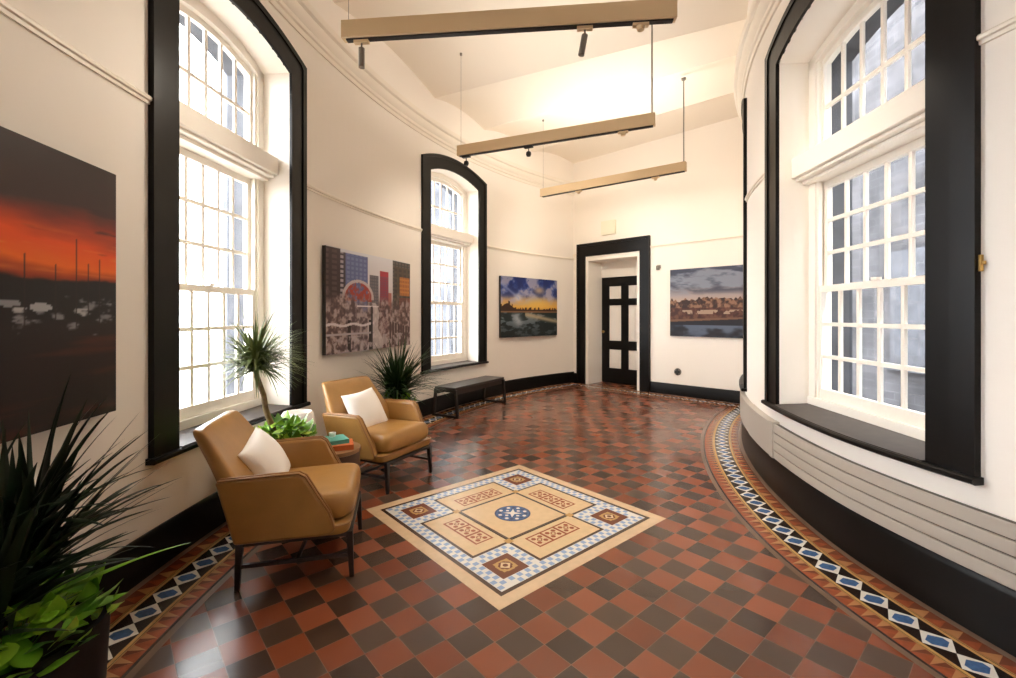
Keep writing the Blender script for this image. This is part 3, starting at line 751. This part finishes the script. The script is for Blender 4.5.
def canvas(name, A, B, z0, z1, fn, label, nx=210, gain=0.75):
    """flat canvas on stretcher, from A (left as seen) to B, standing off the wall"""
    A = Vector(A); B = Vector(B); W_ = (B-A).length; hh = z1-z0; ex = (B-A).normalized(); rz = math.atan2(ex.y, ex.x)
    root = empty(name, ((A.x+B.x)/2, (A.y+B.y)/2, z0), rz)
    tag(root, label, 'picture')
    ny = int(nx*hh/W_)
    u = np.linspace(0, 1, nx); v = np.linspace(0, 1, ny); U, Vv = np.meshgrid(u, v)
    img = np.clip(fn(U, Vv, W_/hh), 0, 255)/255
    linc = np.where(img <= 0.04045, img/12.92, ((img+0.055)/1.055)**2.4)*gain
    mb = MB()
    mb.rings([[((x-0.5)*W_, 0, y*hh) for x in u] for y in v], False, False)
    o = mb.build('printed_face', M_print, root)
    me = o.data; at = me.color_attributes.new('print', 'FLOAT_COLOR', 'POINT')
    col = np.ones((nx*ny, 4), np.float32); col[:, :3] = linc.reshape(-1, 3); at.data.foreach_set('color', col.ravel())
    mb = MB(); mb.box(-W_/2, W_/2, 0.0008, 0.042, 0, hh); mb.build('stretcher_frame', M_edge, root)
def onL(t0, t1, p): return PL(t0, p), PL(t1, p)
a, b = onL(-14.7, -2.67, 0.05); canvas('canvas_print', a, b, 0.905, 2.005, art_marina, 'large canvas print of boats under a red sunset sky, left foreground wall', 260, 0.85)
a, b = onL(12.45, 24.23, 0.05); canvas('canvas_print', a, b, 0.98, 1.995, art_city, 'canvas print of a snowy city street with towers, between the left windows', 240, 1.0)
a, b = onL(41.38, 53.55, 0.05); canvas('canvas_print', a, b, 0.965, 2.02, art_sunset, 'canvas print of yellow and blue sunset over water, left of the doorway')
canvas('canvas_print', PB(-0.53, 0.045), PB(-1.78, 0.045), 1.0, 2.115, art_clouds, 'canvas print of grey clouds over a riverside town, right of the doorway', 210, 0.58)

# ------------------------------------------------------------------ armchairs
def rrect(hx, hy, r, n=5):
    pts = []
    for sx_, sy_, a0 in ((1, 1, 0), (-1, 1, PI/2), (-1, -1, PI), (1, -1, 3*PI/2)):
        for i in range(n+1):
            a = a0+PI/2*i/n; pts.append((sx_*(hx-r)+r*math.cos(a), sy_*(hy-r)+r*math.sin(a)))
    return pts
def make_chair(loc, rz, label):
    """local x = forward, y = to the sitter's left, z up"""
    root = empty('armchair', loc, rz); tag(root, label, 'armchair', None)
    # seat cushion
    mb = MB(); rs = []
    for z, gx, gy in ((0.285, -0.03, -0.03), (0.288, -0.012, -0.012), (0.30, 0, 0), (0.345, 0.008, 0.006), (0.385, 0.004, 0.002), (0.41, -0.012, -0.01), (0.422, -0.035, -0.03), (0.428, -0.08, -0.08)):
        pts = rrect(0.256+gx, 0.272+gy, 0.07, 6)
        rs.append([(0.002+x+(0.018*(1-(y/0.28)**2) if x > 0 else 0), y, z+0.020*max(0, x)/0.3+(0.012*(1-(y/0.27)**2) if z > 0.4 else 0)) for x, y in pts])
    mb.rings(rs); mb.build('seat', M_leather, root, smooth=50, sub=1)
    # seat base wrapped in the same leather
    mb = MB(); mb.rings([[(x+0.005, y, z) for x, y in rrect(0.25+g, 0.312+g, 0.06, 5)] for z, g in ((0.235, -0.02), (0.24, -0.006), (0.26, 0), (0.285, 0), (0.292, -0.01))])
    mb.build('seat_base', M_leather, root, smooth=50)
    mb = MB(); pts = [(x+0.005, y, 0.288) for x, y in rrect(0.253, 0.315, 0.06, 5)]; mb.tube(pts+[pts[0]], 0.006, 8); mb.build('piping', M_pipe, root, smooth=60)
    # backrest, leaning and gently hollow
    mb = MB(); rs = []
    for z, fx, hw, th in ((0.27, -0.275, 0.325, 0.05), (0.36, -0.292, 0.328, 0.056), (0.48, -0.315, 0.326, 0.056), (0.56, -0.350, 0.312, 0.050), (0.64, -0.394, 0.290, 0.044), (0.72, -0.438, 0.270, 0.040), (0.765, -0.463, 0.261, 0.035), (0.786, -0.474, 0.254, 0.027), (0.794, -0.478, 0.242, 0.012)):
        pts = rrect(hw, th, min(th*0.9, 0.04), 5)
        ring = []
        for a, d in pts:
            q = (a/hw); wing = 0.055*q**4*(0.4+0.6*min(1, (0.82-z)/0.3)) if z < 0.8 else 0.02*q**4
            ring.append((fx-d+wing+0.0, -a, z+0.006*(1-q*q)))
        rs.append(ring)
    mb.rings(rs); mb.build('backrest', M_leather, root, smooth=50, sub=1)
    # arms
    prof = [(-0.275, 0.24), (0.165, 0.245), (0.190, 0.272), (0.158, 0.36), (0.052, 0.558), (0.022, 0.577), (-0.12, 0.574), (-0.345, 0.564)]
    for sg in (-1, 1):
        mb = MB()
        lat = lambda z, k: sg*(0.296+0.040*(z-0.24)/0.35+k)
        mb.prism(prof, (-0.026, 0.026), 0, lambda u, v, k: (u, lat(v, k), v))
        arm = mb.build('armrest', M_leather, root, bevel=0.017, bseg=4)
        line = [(0.178, 0.27), (0.155, 0.36), (0.050, 0.554), (0.020, 0.573), (-0.12, 0.571), (-0.335, 0.562)]
        for k in (-0.012, 0.020):
            mp = MB(); mp.tube([(u+0.004, lat(v, k), v+0.004) for u, v in line], 0.0055, 8); mp.build('piping', M_pipe, arm, smooth=60)
    # dark frame
    mb = MB()
    for sg in (-1, 1): mb.box(-0.265, 0.25, sg*0.262-0.014, sg*0.262+0.014, 0.212, 0.236)
    for x in (-0.265, 0.25): mb.box(x-0.014, x+0.014, -0.262, 0.262, 0.212, 0.236)
    mb.build('seat_frame', M_steel, root, bevel=0.003, bseg=2)
    for fx in (-1, 1):
        for sg in (-1, 1):
            mb = MB(); x = 0.25 if fx > 0 else -0.262
            mb.bar((x, sg*0.262, 0.236), (x+fx*0.012, sg*0.268, 0.0), 0.034, 0.022); mb.build('leg', M_steel, root, bevel=0.003, bseg=2)
    for sg in (-1, 1):
        mb = MB(); mb.bar((-0.268, sg*0.266, 0.115), (0.257, sg*0.266, 0.115), 0.018); mb.build('stretcher', M_steel, root)
    mb = MB(); mb.bar((0.0, -0.266, 0.115), (0.0, 0.266, 0.115), 0.016); mb.build('stretcher', M_steel, root)
    return root
CH1 = ((-1.125, 2.575, 0), rad(13.4)); CH2 = ((-1.02, 3.82, 0), rad(-27.0))
make_chair(*CH1, 'tan leather armchair nearest the camera, its side turned to us')
make_chair(*CH2, 'tan leather armchair farther back, beside the dark bushy palm')

def pillow(loc, rot, size, thick, label):
    n = 22; mb = MB()
    for sgn in (1, -1):
        g = []
        for i in range(n+1):
            row = []
            for j in range(n+1):
                u, v = 2*i/n-1, 2*j/n-1
                h = thick*(max(0, (1-abs(u)**2.6)*(1-abs(v)**2.6)))**0.55
                pin = 1-0.07*(1-abs(u)**2)*abs(v)**3-0.0; pin2 = 1-0.07*(1-abs(v)**2)*abs(u)**3
                row.append((u*size/2*pin2, v*size/2*pin, sgn*h+0.004*math.sin(5*u+3*v)*h/thick))
            g.append(row)
        mb.rings(g if sgn > 0 else [list(reversed(r)) for r in g], False, False)
    root = mb.build('throw_pillow', M_cush, None, smooth=60)
    bm = bmesh.new(); bm.from_mesh(root.data); bmesh.ops.remove_doubles(bm, verts=bm.verts, dist=0.0015); bmesh.ops.recalc_face_normals(bm, faces=bm.faces); bm.to_mesh(root.data); bm.free()
    root.location = loc; root.rotation_euler = rot
    return tag(root, label, 'pillow')
def chair_pt(ch, x, y, z):
    (cx_, cy_, _), a = ch; return (cx_+x*math.cos(a)-y*math.sin(a), cy_+x*math.sin(a)+y*math.cos(a), z)
def pillow_on(ch, x, y, z, tilt, spin, yaw, size, label):
    o = pillow(chair_pt(ch, x, y, z), (0, 0, 0), size, 0.075, label)
    Rm = Matrix.Rotation(ch[1]+yaw, 4, 'Z') @ Matrix.Rotation(-tilt, 4, 'Y') @ Matrix.Rotation(PI/2, 4, 'Y') @ Matrix.Rotation(spin, 4, 'Z')
    o.rotation_euler = Rm.to_euler()
pillow_on(CH1, -0.225, 0.05, 0.53, rad(30), rad(16), rad(-8), 0.33, 'white square pillow on the armchair nearest the camera')
pillow_on(CH2, -0.195, -0.02, 0.54, rad(30), rad(4), rad(0), 0.37, 'white square pillow on the farther armchair near the palm')

# ------------------------------------------------------------------ side table and what stands on it
TBL = (-1.205, 3.20); TR = 0.17; TH = 0.43
tb = empty('side_table', (TBL[0], TBL[1], 0)); tag(tb, 'dark round drum side table between the two tan armchairs', 'side table')
mb = MB(); mb.lathe([(TR*0.93, 0.0), (TR*0.93, 0.02), (TR*0.97, 0.025), (TR*0.97, TH-0.03)], n=48); mb.build('drum', M_wood, tb, smooth=40)
mb = MB(); mb.lathe([(TR*0.97, TH-0.03), (TR, TH-0.027), (TR, TH-0.004), (TR-0.006, TH)], n=48); mb.build('table_top', M_tabletop, tb, smooth=40)
def book(loc, rz, sx_, sy_, h, m, label):
    root = empty('book', loc, rz); tag(root, label, 'book')
    mb = MB(); t = 0.003
    mb.box(-sx_/2, sx_/2, -sy_/2, sy_/2, 0, t); mb.box(-sx_/2, sx_/2, -sy_/2, sy_/2, h-t, h); mb.box(-sx_/2, -sx_/2+t, -sy_/2, sy_/2, t, h-t)
    mb.build('cover', m, root)
    mb = MB(); mb.box(-sx_/2+t, sx_/2-0.005, -sy_/2+0.004, sy_/2-0.004, t, h-t); mb.build('pages', M_page, root)
book((TBL[0]+0.01, TBL[1]-0.02, TH), rad(112), 0.17, 0.23, 0.034, M_orange, 'orange book under the teal book on the drum side table')
book((TBL[0]-0.03, TBL[1]-0.01, TH+0.034), rad(124), 0.16, 0.215, 0.028, M_teal, 'teal book on top of the orange book on the drum side table')
cupz = TH+0.062
mb = MB(); mb.lathe([(0.016, 0), (0.02, 0.002), (0.024, 0.03), (0.021, 0.03), (0.018, 0.006), (0.0005, 0.005)], n=24)
o = mb.build('small_cup', M_white, smooth=40); o.location = (TBL[0]-0.035, TBL[1]+0.04, cupz); tag(o, 'tiny white cup standing on the teal book', 'cup')
mb = MB(); mb.lathe([(0.028, 0), (0.034, 0.004), (0.036, 0.02), (0.031, 0.02), (0.028, 0.008), (0.0005, 0.006)], n=24)
o = mb.build('small_dish', M_blk, smooth=40); o.location = (TBL[0]-0.10, TBL[1]+0.10, TH); tag(o, 'small black dish on the side table beside the books', 'dish')

# ------------------------------------------------------------------ plants
def clear_of_wall(c):
    def ok(p):
        x, y = p.x+c[0], p.y+c[1]; m = 0.075 if p.z > 0.85 else 0.05
        return ((x-5.033)/(6.92-m))**2+((y-2.512)/(7.989-m))**2 < 1
    return ok
def blade(mb, base, az, el, ln, wd, droop, seg=7, twist=0.0, mi=0, fold=0.25, ok=None):
    if ok:
        for _ in range(5):
            t = MB(); blade(t, base, az, el, ln, wd, droop, seg, twist, mi, fold)
            if all(ok(Vector(v)) for v in t.v): break
            ln *= 0.72
        else: return
        mb.add(t.v, t.f, mi); return
    p = Vector(base); d = Vector((math.cos(az)*math.cos(el), math.sin(az)*math.cos(el), math.sin(el)))
    side = Vector((-math.sin(az), math.cos(az), 0)); rows = []
    st = ln/seg
    for i in range(seg+1):
        k = i/seg; w_ = wd*(0.55+0.45*math.sin(PI*min(1, k*1.6+0.15)))*(1-k**3.2)+0.0006
        up = side.cross(d).normalized(); sd = (side*math.cos(twist*k)+up*math.sin(twist*k))
        nr = sd.cross(d).normalized()
        rows.append([p-sd*w_, p-nr*w_*fold*1.0, p+sd*w_])
        p = p+d*st; d = (d+Vector((0, 0, -droop*st*(0.4+k)))).normalized()
    mb.rings(rows, False, False, mi)
def leaf(mb, p, az, tilt, ln, wd, mi=0):
    p = Vector(p); d = Vector((math.cos(az)*math.cos(tilt), math.sin(az)*math.cos(tilt), math.sin(tilt))); s = Vector((-math.sin(az), math.cos(az), 0)); u = s.cross(d).normalized()
    prof = [(0, 0.05), (0.08, 0.62), (0.25, 1.0), (0.5, 0.86), (0.75, 0.5), (1.0, 0.02)]
    rows = []
    for k, w_ in prof:
        c = p+d*ln*k-u*ln*0.22*k*k; rows.append([c-s*wd*w_+u*wd*w_*0.25, c, c+s*wd*w_+u*wd*w_*0.25])
    mb.rings(rows, False, False, mi)
def pothos(name, parent, R_, zc, n, seed, ln=0.085, spread=1.15, cx_=0.0, cy_=0.0, up=0.10, ok=None):
    r = random.Random(seed); mb = MB()
    for i in range(n):
        a = r.uniform(0, 2*PI); q = R_*spread*math.sqrt(r.random()); h = zc+up*(1-(q/(R_*spread))**2)*r.uniform(0.4, 1.1)+r.uniform(-0.015, 0.02)-max(0, q-R_)*0.5
        L_ = ln*r.uniform(0.7, 1.25); aa = a+r.uniform(-0.9, 0.9)
        if ok and not ok(Vector((cx_+q*math.cos(a)+L_*math.cos(aa), cy_+q*math.sin(a)+L_*math.sin(aa), h))): continue
        leaf(mb, (cx_+q*math.cos(a), cy_+q*math.sin(a), h), aa, r.uniform(-0.6, 0.9), L_, L_*r.uniform(0.32, 0.44))
    for i in range(n//3):
        a = r.uniform(0, 2*PI); q = R_*r.uniform(0.2, 0.95)
        mb.tube([(cx_+q*0.4*math.cos(a), cy_+q*0.4*math.sin(a), zc-0.02), (cx_+q*0.8*math.cos(a), cy_+q*0.8*math.sin(a), zc+up*0.5), (cx_+q*math.cos(a), cy_+q*math.sin(a), zc+up*0.55)], 0.0025, 5)
    return mb.build(name, M_poth, parent, smooth=60)

# big foreground palm in a black pot
PP = (-1.535, 1.40); PRD = 0.245; PH = 0.375
pp = empty('potted_palm', (PP[0], PP[1], 0)); tag(pp, 'large dark spiky palm in a black round pot, left foreground', 'potted plant')
mb = MB(); mb.lathe([(PRD*0.9, 0), (PRD*0.93, 0.01), (PRD, PH-0.02), (PRD, PH), (PRD-0.018, PH), (PRD-0.022, PH-0.05), (0.001, PH-0.055)], n=56); mb.build('pot', M_blk, pp, smooth=40)
mb = MB(); mb.lathe([(PRD-0.024, PH-0.052), (0.12, PH-0.03), (0.001, PH-0.02)], n=40, cap=False); mb.build('soil', M_soil, pp, smooth=60)
r = random.Random(3); stems = []
mbs = MB(); mbl = MB()
for k, (sx_, sy_, top) in enumerate(((0.0, 0.02, 0.62), (-0.09, -0.05, 0.55), (0.06, -0.09, 0.50), (-0.03, 0.10, 0.66))):
    mbs.tube([(sx_*0.7, sy_*0.7, PH-0.05), (sx_*0.9, sy_*0.9, PH+0.1), (sx_*1.3, sy_*1.3, top)], [0.016, 0.014, 0.012], 8)
    for i in range(56):
        az = r.uniform(0, 2*PI); el = r.uniform(0.15, 1.45); kk = i/56
        b = (sx_*1.1+0.012*math.cos(az), sy_*1.1+0.012*math.sin(az), PH+0.06+(top-PH)*kk)
        # leaves on the wall side stay short
        ln = r.uniform(0.32, 0.50)*(0.62 if math.cos(az) < -0.35 and el < 1.0 else 1.0)*(0.8 if el < 0.5 else 1.0)
        blade(mbl, b, az, el, ln, r.uniform(0.015, 0.024), r.uniform(0.6, 2.2), 8, r.uniform(-0.5, 0.5), ok=clear_of_wall(PP))
for (az, el, ln) in ((0.55, 0.78, 0.50), (0.7, 0.6, 0.46), (0.45, 0.95, 0.56), (0.9, 0.9, 0.5), (0.6, 1.1, 0.58), (0.2, 0.7, 0.46)):
    blade(mbl, (0.02, 0.02, PH+0.14), az, el, ln, 0.019, 0.7, 9, 0.2)
mbs.build('stem', M_bark, pp, smooth=60); mbl.build('fronds', M_palm, pp, smooth=60)
mb = MB(); blade(mb, (0.12, 0.06, PH+0.10), 0.60, 0.28, 0.34, 0.016, 1.1, 9); mb.build('pale_frond', M_poth, pp, smooth=60)
pothos('pothos_leaves', pp, PRD, PH-0.02, 150, 8, 0.095, 0.88, up=0.15, ok=clear_of_wall(PP))

# dracaena tree in a white pot by the left window
DP_ = (-1.49, 3.06)
dp = empty('potted_dracaena', (DP_[0], DP_[1], 0)); tag(dp, 'slender trunk plant with spiky crown, between the armchairs and the near left window', 'potted plant')
DH = 0.53
mb = MB(); mb.lathe([(0.12, 0), (0.125, 0.01), (0.145, DH-0.02), (0.15, DH), (0.138, DH), (0.134, DH-0.04), (0.001, DH-0.05)], n=56); mb.build('pot', M_blk, dp, smooth=50)
mb = MB(); mb.lathe([(0.133, DH-0.045), (0.08, DH-0.03), (0.001, DH-0.025)], n=36, cap=False); mb.build('soil', M_soil, dp, smooth=60)
mb = MB(); tp = [(-0.055, 0.0, DH-0.05), (-0.08, 0.0, 0.60), (-0.125, 0.0, 0.72), (-0.14, 0.0, 0.82), (-0.185, 0.0, 0.94), (-0.195, 0.0, 1.0)]
mb.tube(tp, [0.022, 0.021, 0.018, 0.017, 0.017, 0.014], 10); mb.build('trunk', M_bark, dp, smooth=60)
mb = MB(); r = random.Random(12)
for i in range(380):
    az = r.uniform(0, 2*PI); el = math.asin(r.uniform(-0.35, 0.99)); ln = r.uniform(0.26, 0.38)
    if math.cos(az) < -0.2 and el < 1.1: ln *= 0.85
    blade(mb, (tp[-1][0]+0.02*math.cos(az), tp[-1][1]+0.02*math.sin(az), 1.03+r.uniform(-0.06, 0.08)), az, el, ln, r.uniform(0.006, 0.010), r.uniform(1.0, 4.5), 7)
for el, az in ((1.5, 2.0), (1.42, 0.4)): blade(mb, (tp[-1][0], tp[-1][1], 1.03), az, el, 0.34, 0.008, 0.3, 6)
mb.build('crown', M_drac, dp, smooth=60)
pothos('pothos_leaves', dp, 0.15, DH-0.01, 130, 21, 0.085, 1.2, cx_=-0.02, up=0.12)

# white bowl-shaped planter between the dracaena and the farther armchair
mb = MB(); mb.lathe([(0.07, 0), (0.08, 0.01), (0.06, 0.06), (0.06, 0.34), (0.10, 0.40), (0.126, 0.47), (0.128, 0.53), (0.116, 0.59), (0.100, 0.615), (0.092, 0.615), (0.106, 0.58), (0.10, 0.52), (0.001, 0.49)], n=56)
o = mb.build('planter', M_white, smooth=50); o.location = (-1.605, 3.50, 0); tag(o, 'rounded white planter behind the side table, below the near left window', 'planter')

# dark palm behind the farther armchair
BP = (-1.19, 4.92)
bp_ = empty('potted_palm', (BP[0], BP[1], 0)); tag(bp_, 'bushy dark green palm behind the farther armchair, below the city print', 'potted plant')
mb = MB(); mb.lathe([(0.12, 0), (0.13, 0.01), (0.17, 0.25), (0.18, 0.44), (0.175, 0.46), (0.16, 0.46), (0.16, 0.42), (0.001, 0.41)], n=48); mb.build('pot', M_white, bp_, smooth=40)
mb = MB(); mb.lathe([(0.158, 0.415), (0.001, 0.43)], n=32, cap=False); mb.build('soil', M_soil, bp_, smooth=60)
mb = MB(); r = random.Random(31)
for i in range(320):
    az = r.uniform(0, 2*PI); el = math.asin(r.uniform(0.0, 0.98)); q = 0.07*r.random()
    ln = r.uniform(0.38, 0.62)*(0.75 if math.cos(az-rad(150)) > 0.4 and el < 1 else 1)
    blade(mb, (q*math.cos(az), q*math.sin(az), 0.47+r.uniform(0, 0.18)), az, el, ln, r.uniform(0.010, 0.016), r.uniform(0.4, 2.2), 7, ok=clear_of_wall(BP))
mb.build('fronds', M_fern, bp_, smooth=60)
mb = MB()
for k in range(4): a = k*1.6; mb.tube([(0.05*math.cos(a), 0.05*math.sin(a), 0.41), (0.04*math.cos(a), 0.04*math.sin(a), 0.65)], 0.012, 8)
mb.build('stem', M_bark, bp_, smooth=60)
pothos('pothos_leaves', bp_, 0.165, 0.43, 70, 44, 0.085, 1.15, up=0.08)

# ------------------------------------------------------------------ bench
BA = Vector((-0.676, 5.968, 0)); BB = Vector((-0.046, 7.055, 0)); bd = (BB-BA).normalized(); bn = Vector((-bd.y, bd.x, 0)); bl = (BB-BA).length
bc = (BA+BB)/2+bn*0.185
bench = empty('bench', (bc.x, bc.y, 0), math.atan2(bd.y, bd.x)); tag(bench, 'low black bench under the far left window', 'bench')
BH = 0.40; bx = bl/2; by = 0.185
mb = MB(); mb.box(-bx+0.0, bx-0.0, -by+0.015, by-0.015, BH-0.035, BH); mb.build('bench_seat', M_bench, bench, bevel=0.006, bseg=2)
mb = MB(); mb.box(-bx+0.04, bx-0.04, -by+0.03, -by+0.05, BH-0.10, BH-0.035); mb.box(-bx+0.04, bx-0.04, by-0.05, by-0.03, BH-0.10, BH-0.035); mb.build('apron', M_steel, bench)
for sg in (-1, 1):
    x = sg*(bx-0.02); mb = MB(); th = 0.034
    for ya, yb in ((-by+0.02, -by-0.012), (by-0.02, by+0.012)):
        mb.rings([[(x-th/2, ya-th/2, BH-0.035), (x+th/2, ya-th/2, BH-0.035), (x+th/2, ya+th/2, BH-0.035), (x-th/2, ya+th/2, BH-0.035)], [(x-th/2, yb-th/2, 0), (x+th/2, yb-th/2, 0), (x+th/2, yb+th/2, 0), (x-th/2, yb+th/2, 0)]])
    mb.box(x-th/2, x+th/2, -by-0.01, by+0.01, 0.0, 0.03); mb.box(x-th/2, x+th/2, -by+0.02, by-0.02, BH-0.065, BH-0.035)
    mb.build('sled_leg', M_steel, bench)

# ------------------------------------------------------------------ pendant track lights
def pendant(A, B, label, heads, up=UP, aims=()):
    A = Vector(A); B = Vector(B); d = (B-A).normalized(); ln = (B-A).length; c = (A+B)/2
    root = empty('pendant_light', (c.x, c.y, A.z), math.atan2(d.y, d.x)); tag(root, label, 'pendant light', 'linear pendant track lights')
    hw = 0.032; hh = 0.125; x0, x1 = -ln/2, ln/2
    mb = MB(); mb.box(x0, x1, -hw, hw, 0.006, hh); mb.build('housing', M_tan, root, bevel=0.002, bseg=1)
    mb = MB(); mb.box(x0+0.03, x1-0.02, -0.018, 0.018, -0.004, 0.006); mb.build('track', M_track, root)
    ztop = 4.40-A.z
    mb = MB(); mb.tube([(x1-0.03, 0, hh), (x1-0.03, 0, ztop)], 0.008, 10); mb.lathe([(0.03, ztop-0.015), (0.03, ztop+0.005)], (x1-0.03, 0), 20); mb.build('suspension_rod', M_lampgrey, root, smooth=40)
    mb = MB(); mb.tube([(x0+0.04, 0, hh), (x0+0.04, 0, ztop)], 0.0018, 6); mb.lathe([(0.014, ztop-0.02), (0.014, ztop+0.005)], (x0+0.04, 0), 16); mb.build('suspension_wire', M_lampgrey, root, smooth=40)
    for (k, kind, tilt) in heads:
        x = x0+ln*k; mb = MB()
        mb.box(x-0.05, x+0.05, -0.017, 0.017, -0.022, -0.003)
        a = mb.build('adapter', M_tan if kind != 'black' else M_track, root)
        mb = MB()
        if kind == 'cyl':
            mb.tube([(x, 0, -0.02), (x, 0, -0.062)], 0.006, 8)
            p = Vector((x, 0, -0.055)); q = p+Vector((math.sin(tilt)*0.13, 0, -math.cos(tilt)*0.13)); mb.tube([p, q], 0.020, 18)
            mb.build('spotlight', M_lampgrey, a, smooth=50)
        elif kind == 'black':
            mb.tube([(x, 0, -0.02), (x, 0, -0.06)], 0.005, 8); mb.lathe([(0.004, -0.118), (0.022, -0.112), (0.030, -0.09), (0.026, -0.068), (0.006, -0.055)], (x, 0), 18)
            mb.build('spotlight', M_track, a, smooth=50)
        else:
            mb.lathe([(0.022, -0.045), (0.026, -0.022)], (x, 0), 18); mb.build('spotlight', M_tan, a, smooth=50)
    for (k, tgt, watts, cone) in aims:
        p = A+(B-A)*k+Vector((0, 0, -0.20)); sl = bpy.data.lights.new('spot_beam', 'SPOT'); sl.energy = watts; sl.color = (1.0, 0.90, 0.76)
        sl.spot_size = rad(cone); sl.spot_blend = 0.9; sl.shadow_soft_size = 0.04
        so = bpy.data.objects.new('spot_beam', sl); COL.objects.link(so); so.parent = root
        M = Matrix.Translation(c.to_3d()).to_4x4(); loc = Vector((-ln/2+ln*k, 0, -0.20)); so.location = loc
        dv = (Vector(tgt)-p); dv.rotate(Matrix.Rotation(-math.atan2(d.y, d.x), 3, 'Z')); so.rotation_euler = dv.to_track_quat('-Z', 'Y').to_euler()
    if up > 0:
        ld = bpy.data.lights.new('ceiling_fill', 'AREA'); ld.shape = 'RECTANGLE'; ld.size = ln-0.1; ld.size_y = 0.05; ld.energy = up; ld.color = (1.0, 0.95, 0.88)  # upward fill added on top of the beam to brighten the ceiling
        lo = bpy.data.objects.new('ceiling_fill', ld); COL.objects.link(lo); lo.parent = root; lo.location = (0, 0, hh+0.012); lo.rotation_euler = (PI, 0, 0)
    return root
ZP = 3.20
pendant((-1.115, 3.10, ZP), (1.057, 2.885, ZP), 'nearest of the three linear tan pendant track lights, widest in view', [(0.06, 'cyl', 0.0), (0.74, 'cyl', -0.18), (0.90, 'disc', 0)], 1.0, [(0.06, (-1.75, 2.0, 1.5), 9, 150), (0.74, (0.6, 3.6, 0.0), 16, 120), (0.90, (2.2, 3.6, 1.6), 14, 120)])
pendant((-0.585, 5.37, ZP), (1.44, 4.49, ZP), 'middle of the three linear tan pendant track lights', [(0.05, 'black', 0), (0.40, 'black', 0), (0.86, 'disc', 0)], 2.2, [(0.05, (-1.2, 6.2, 1.2), 4, 150), (0.40, (0.3, 8.3, 2.0), 17, 130), (0.86, (1.6, 5.6, 0.0), 14, 120)])
pendant((0.518, 7.2, ZP), (2.29, 5.9, ZP), 'farthest and palest of the three linear pendant track lights', [(0.82, 'disc', 0), (0.3, 'disc', 0)], 7.0, [(0.3, (1.4, 8.9, 2.2), 12, 140), (0.82, (3.2, 7.4, 2.0), 12, 140)])

# ------------------------------------------------------------------ small wall fittings on the end wall
def fitting(name, s, z, p, mb, m, label, cat):
    c = PB(s, p); o = mb.build(name, m, None, smooth=40); o.location = (c.x, c.y, z); o.rotation_euler = (0, 0, -PI/4); return tag(o, label, cat)
mb = MB(); mb.box(-0.15, 0.15, -0.05, 0, -0.13, 0.13); mb.box(-0.12, 0.12, -0.058, -0.05, -0.10, 0.10)
fitting('wall_box', 0.69, 3.0, 0.0, mb, M_plate, 'square ivory box on the wall above the black door casing', 'wall box')
mb = MB(); mb.box(-0.03, 0.03, -0.02, 0, -0.03, 0.03); mb.lathe([(0.026, -0.06), (0.03, -0.05), (0.03, 0.015), (0.018, 0.02)], (0, -0.045), 20)
fitting('wall_sensor', -0.31, 2.19, 0.0, mb, M_lampgrey, 'small grey wall sensor beside the door casing, above the light switch', 'sensor')
def disc(r1, r2):
    mb = MB(); mb.lathe([(r1, 0), (r1, 0.012), (r1*0.9, 0.02), (r2, 0.02), (r2, 0.008)], n=28)
    mb.v = [(x, -z, y) for x, y, z in mb.v]; return mb
o = fitting('valve_cover', -0.645, 0.40, 0.0, disc(0.06, 0.042), M_lampgrey, 'round dark valve cover low on the wall under the cloud print', 'valve cover')
mb = MB(); mb.box(-0.045, 0.045, -0.03, -0.015, -0.02, 0.02); mb.box(-0.012, 0.012, -0.034, -0.012, -0.05, 0.05); mb.build('handle', M_track, o)
mb = MB(); mb.box(-0.04, 0.04, -0.012, 0, -0.065, 0.065); mb.box(-0.012, 0.012, -0.018, -0.012, -0.025, 0.025)
fitting('light_switch', -0.40, 1.33, 0.0, mb, M_winp, 'white switch plate on the wall between doorway and cloud print', 'light switch')
mb = MB(); mb.box(-0.06, 0.06, -0.008, 0, -0.045, 0.045)
fitting('picture_caption', -0.36, 1.02, 0.0, mb, M_winp, 'small white caption card low left of the cloud print', 'caption card')

# ------------------------------------------------------------------ outside: ground and the neighbouring facade
mb = MB(); mb.add([(-40, -40, -1.2), (60, -40, -1.2), (60, 60, -1.2), (-40, 60, -1.2)], [(0, 1, 2, 3)])
M_ground = mat('pale_paving', srgb(150, 148, 146), 0.9, noise=0.2, nscale=0.6)
struct(mb.build('ground', M_ground))
fac = struct(empty('wall_courtyard', (7.6, 2.5, 0)))
mb = MB(); mb.box(0, 0.6, -14, 16, -1.2, 11); o = mb.build('brickwork', M_brick, fac)
uv = o.data.uv_layers.new(name='UVMap')
for lp in o.data.loops:
    v = o.data.vertices[lp.vertex_index].co; uv.data[lp.index].uv = (v.y, v.z)
mb = MB()
for k in range(8):
    y = -9.5+k*2.6; mb.box(-0.03, 0.02, y-0.5, y+0.5, 0.4, 2.6); mb.box(-0.08, 0.02, y-0.6, y+0.6, 0.28, 0.4)
mb.build('facade_windows', M_stone, fac)

# pale rendered building north of the hall, seen through the left windows
M_render = mat('weathered_pale_render', srgb(76, 78, 84), 0.9, noise=0.5, nscale=0.9)
far_b = struct(empty('wall_neighbour', (-3.0, 14.5, 0)))
mb = MB(); mb.box(-6.0, 6.0, 0, 1.0, -1.2, 12); mb.build('render_wall', M_render, far_b)
mb = MB()
for k in range(5):
    for z in (0.6, 3.4, 6.2):
        x = -4.9+k*2.3; mb.box(x-0.5, x+0.5, -0.03, 0.02, z, z+1.7); mb.box(x-0.6, x+0.6, -0.1, 0.02, z-0.12, z)
mb.build('facade_windows', M_stone, far_b)
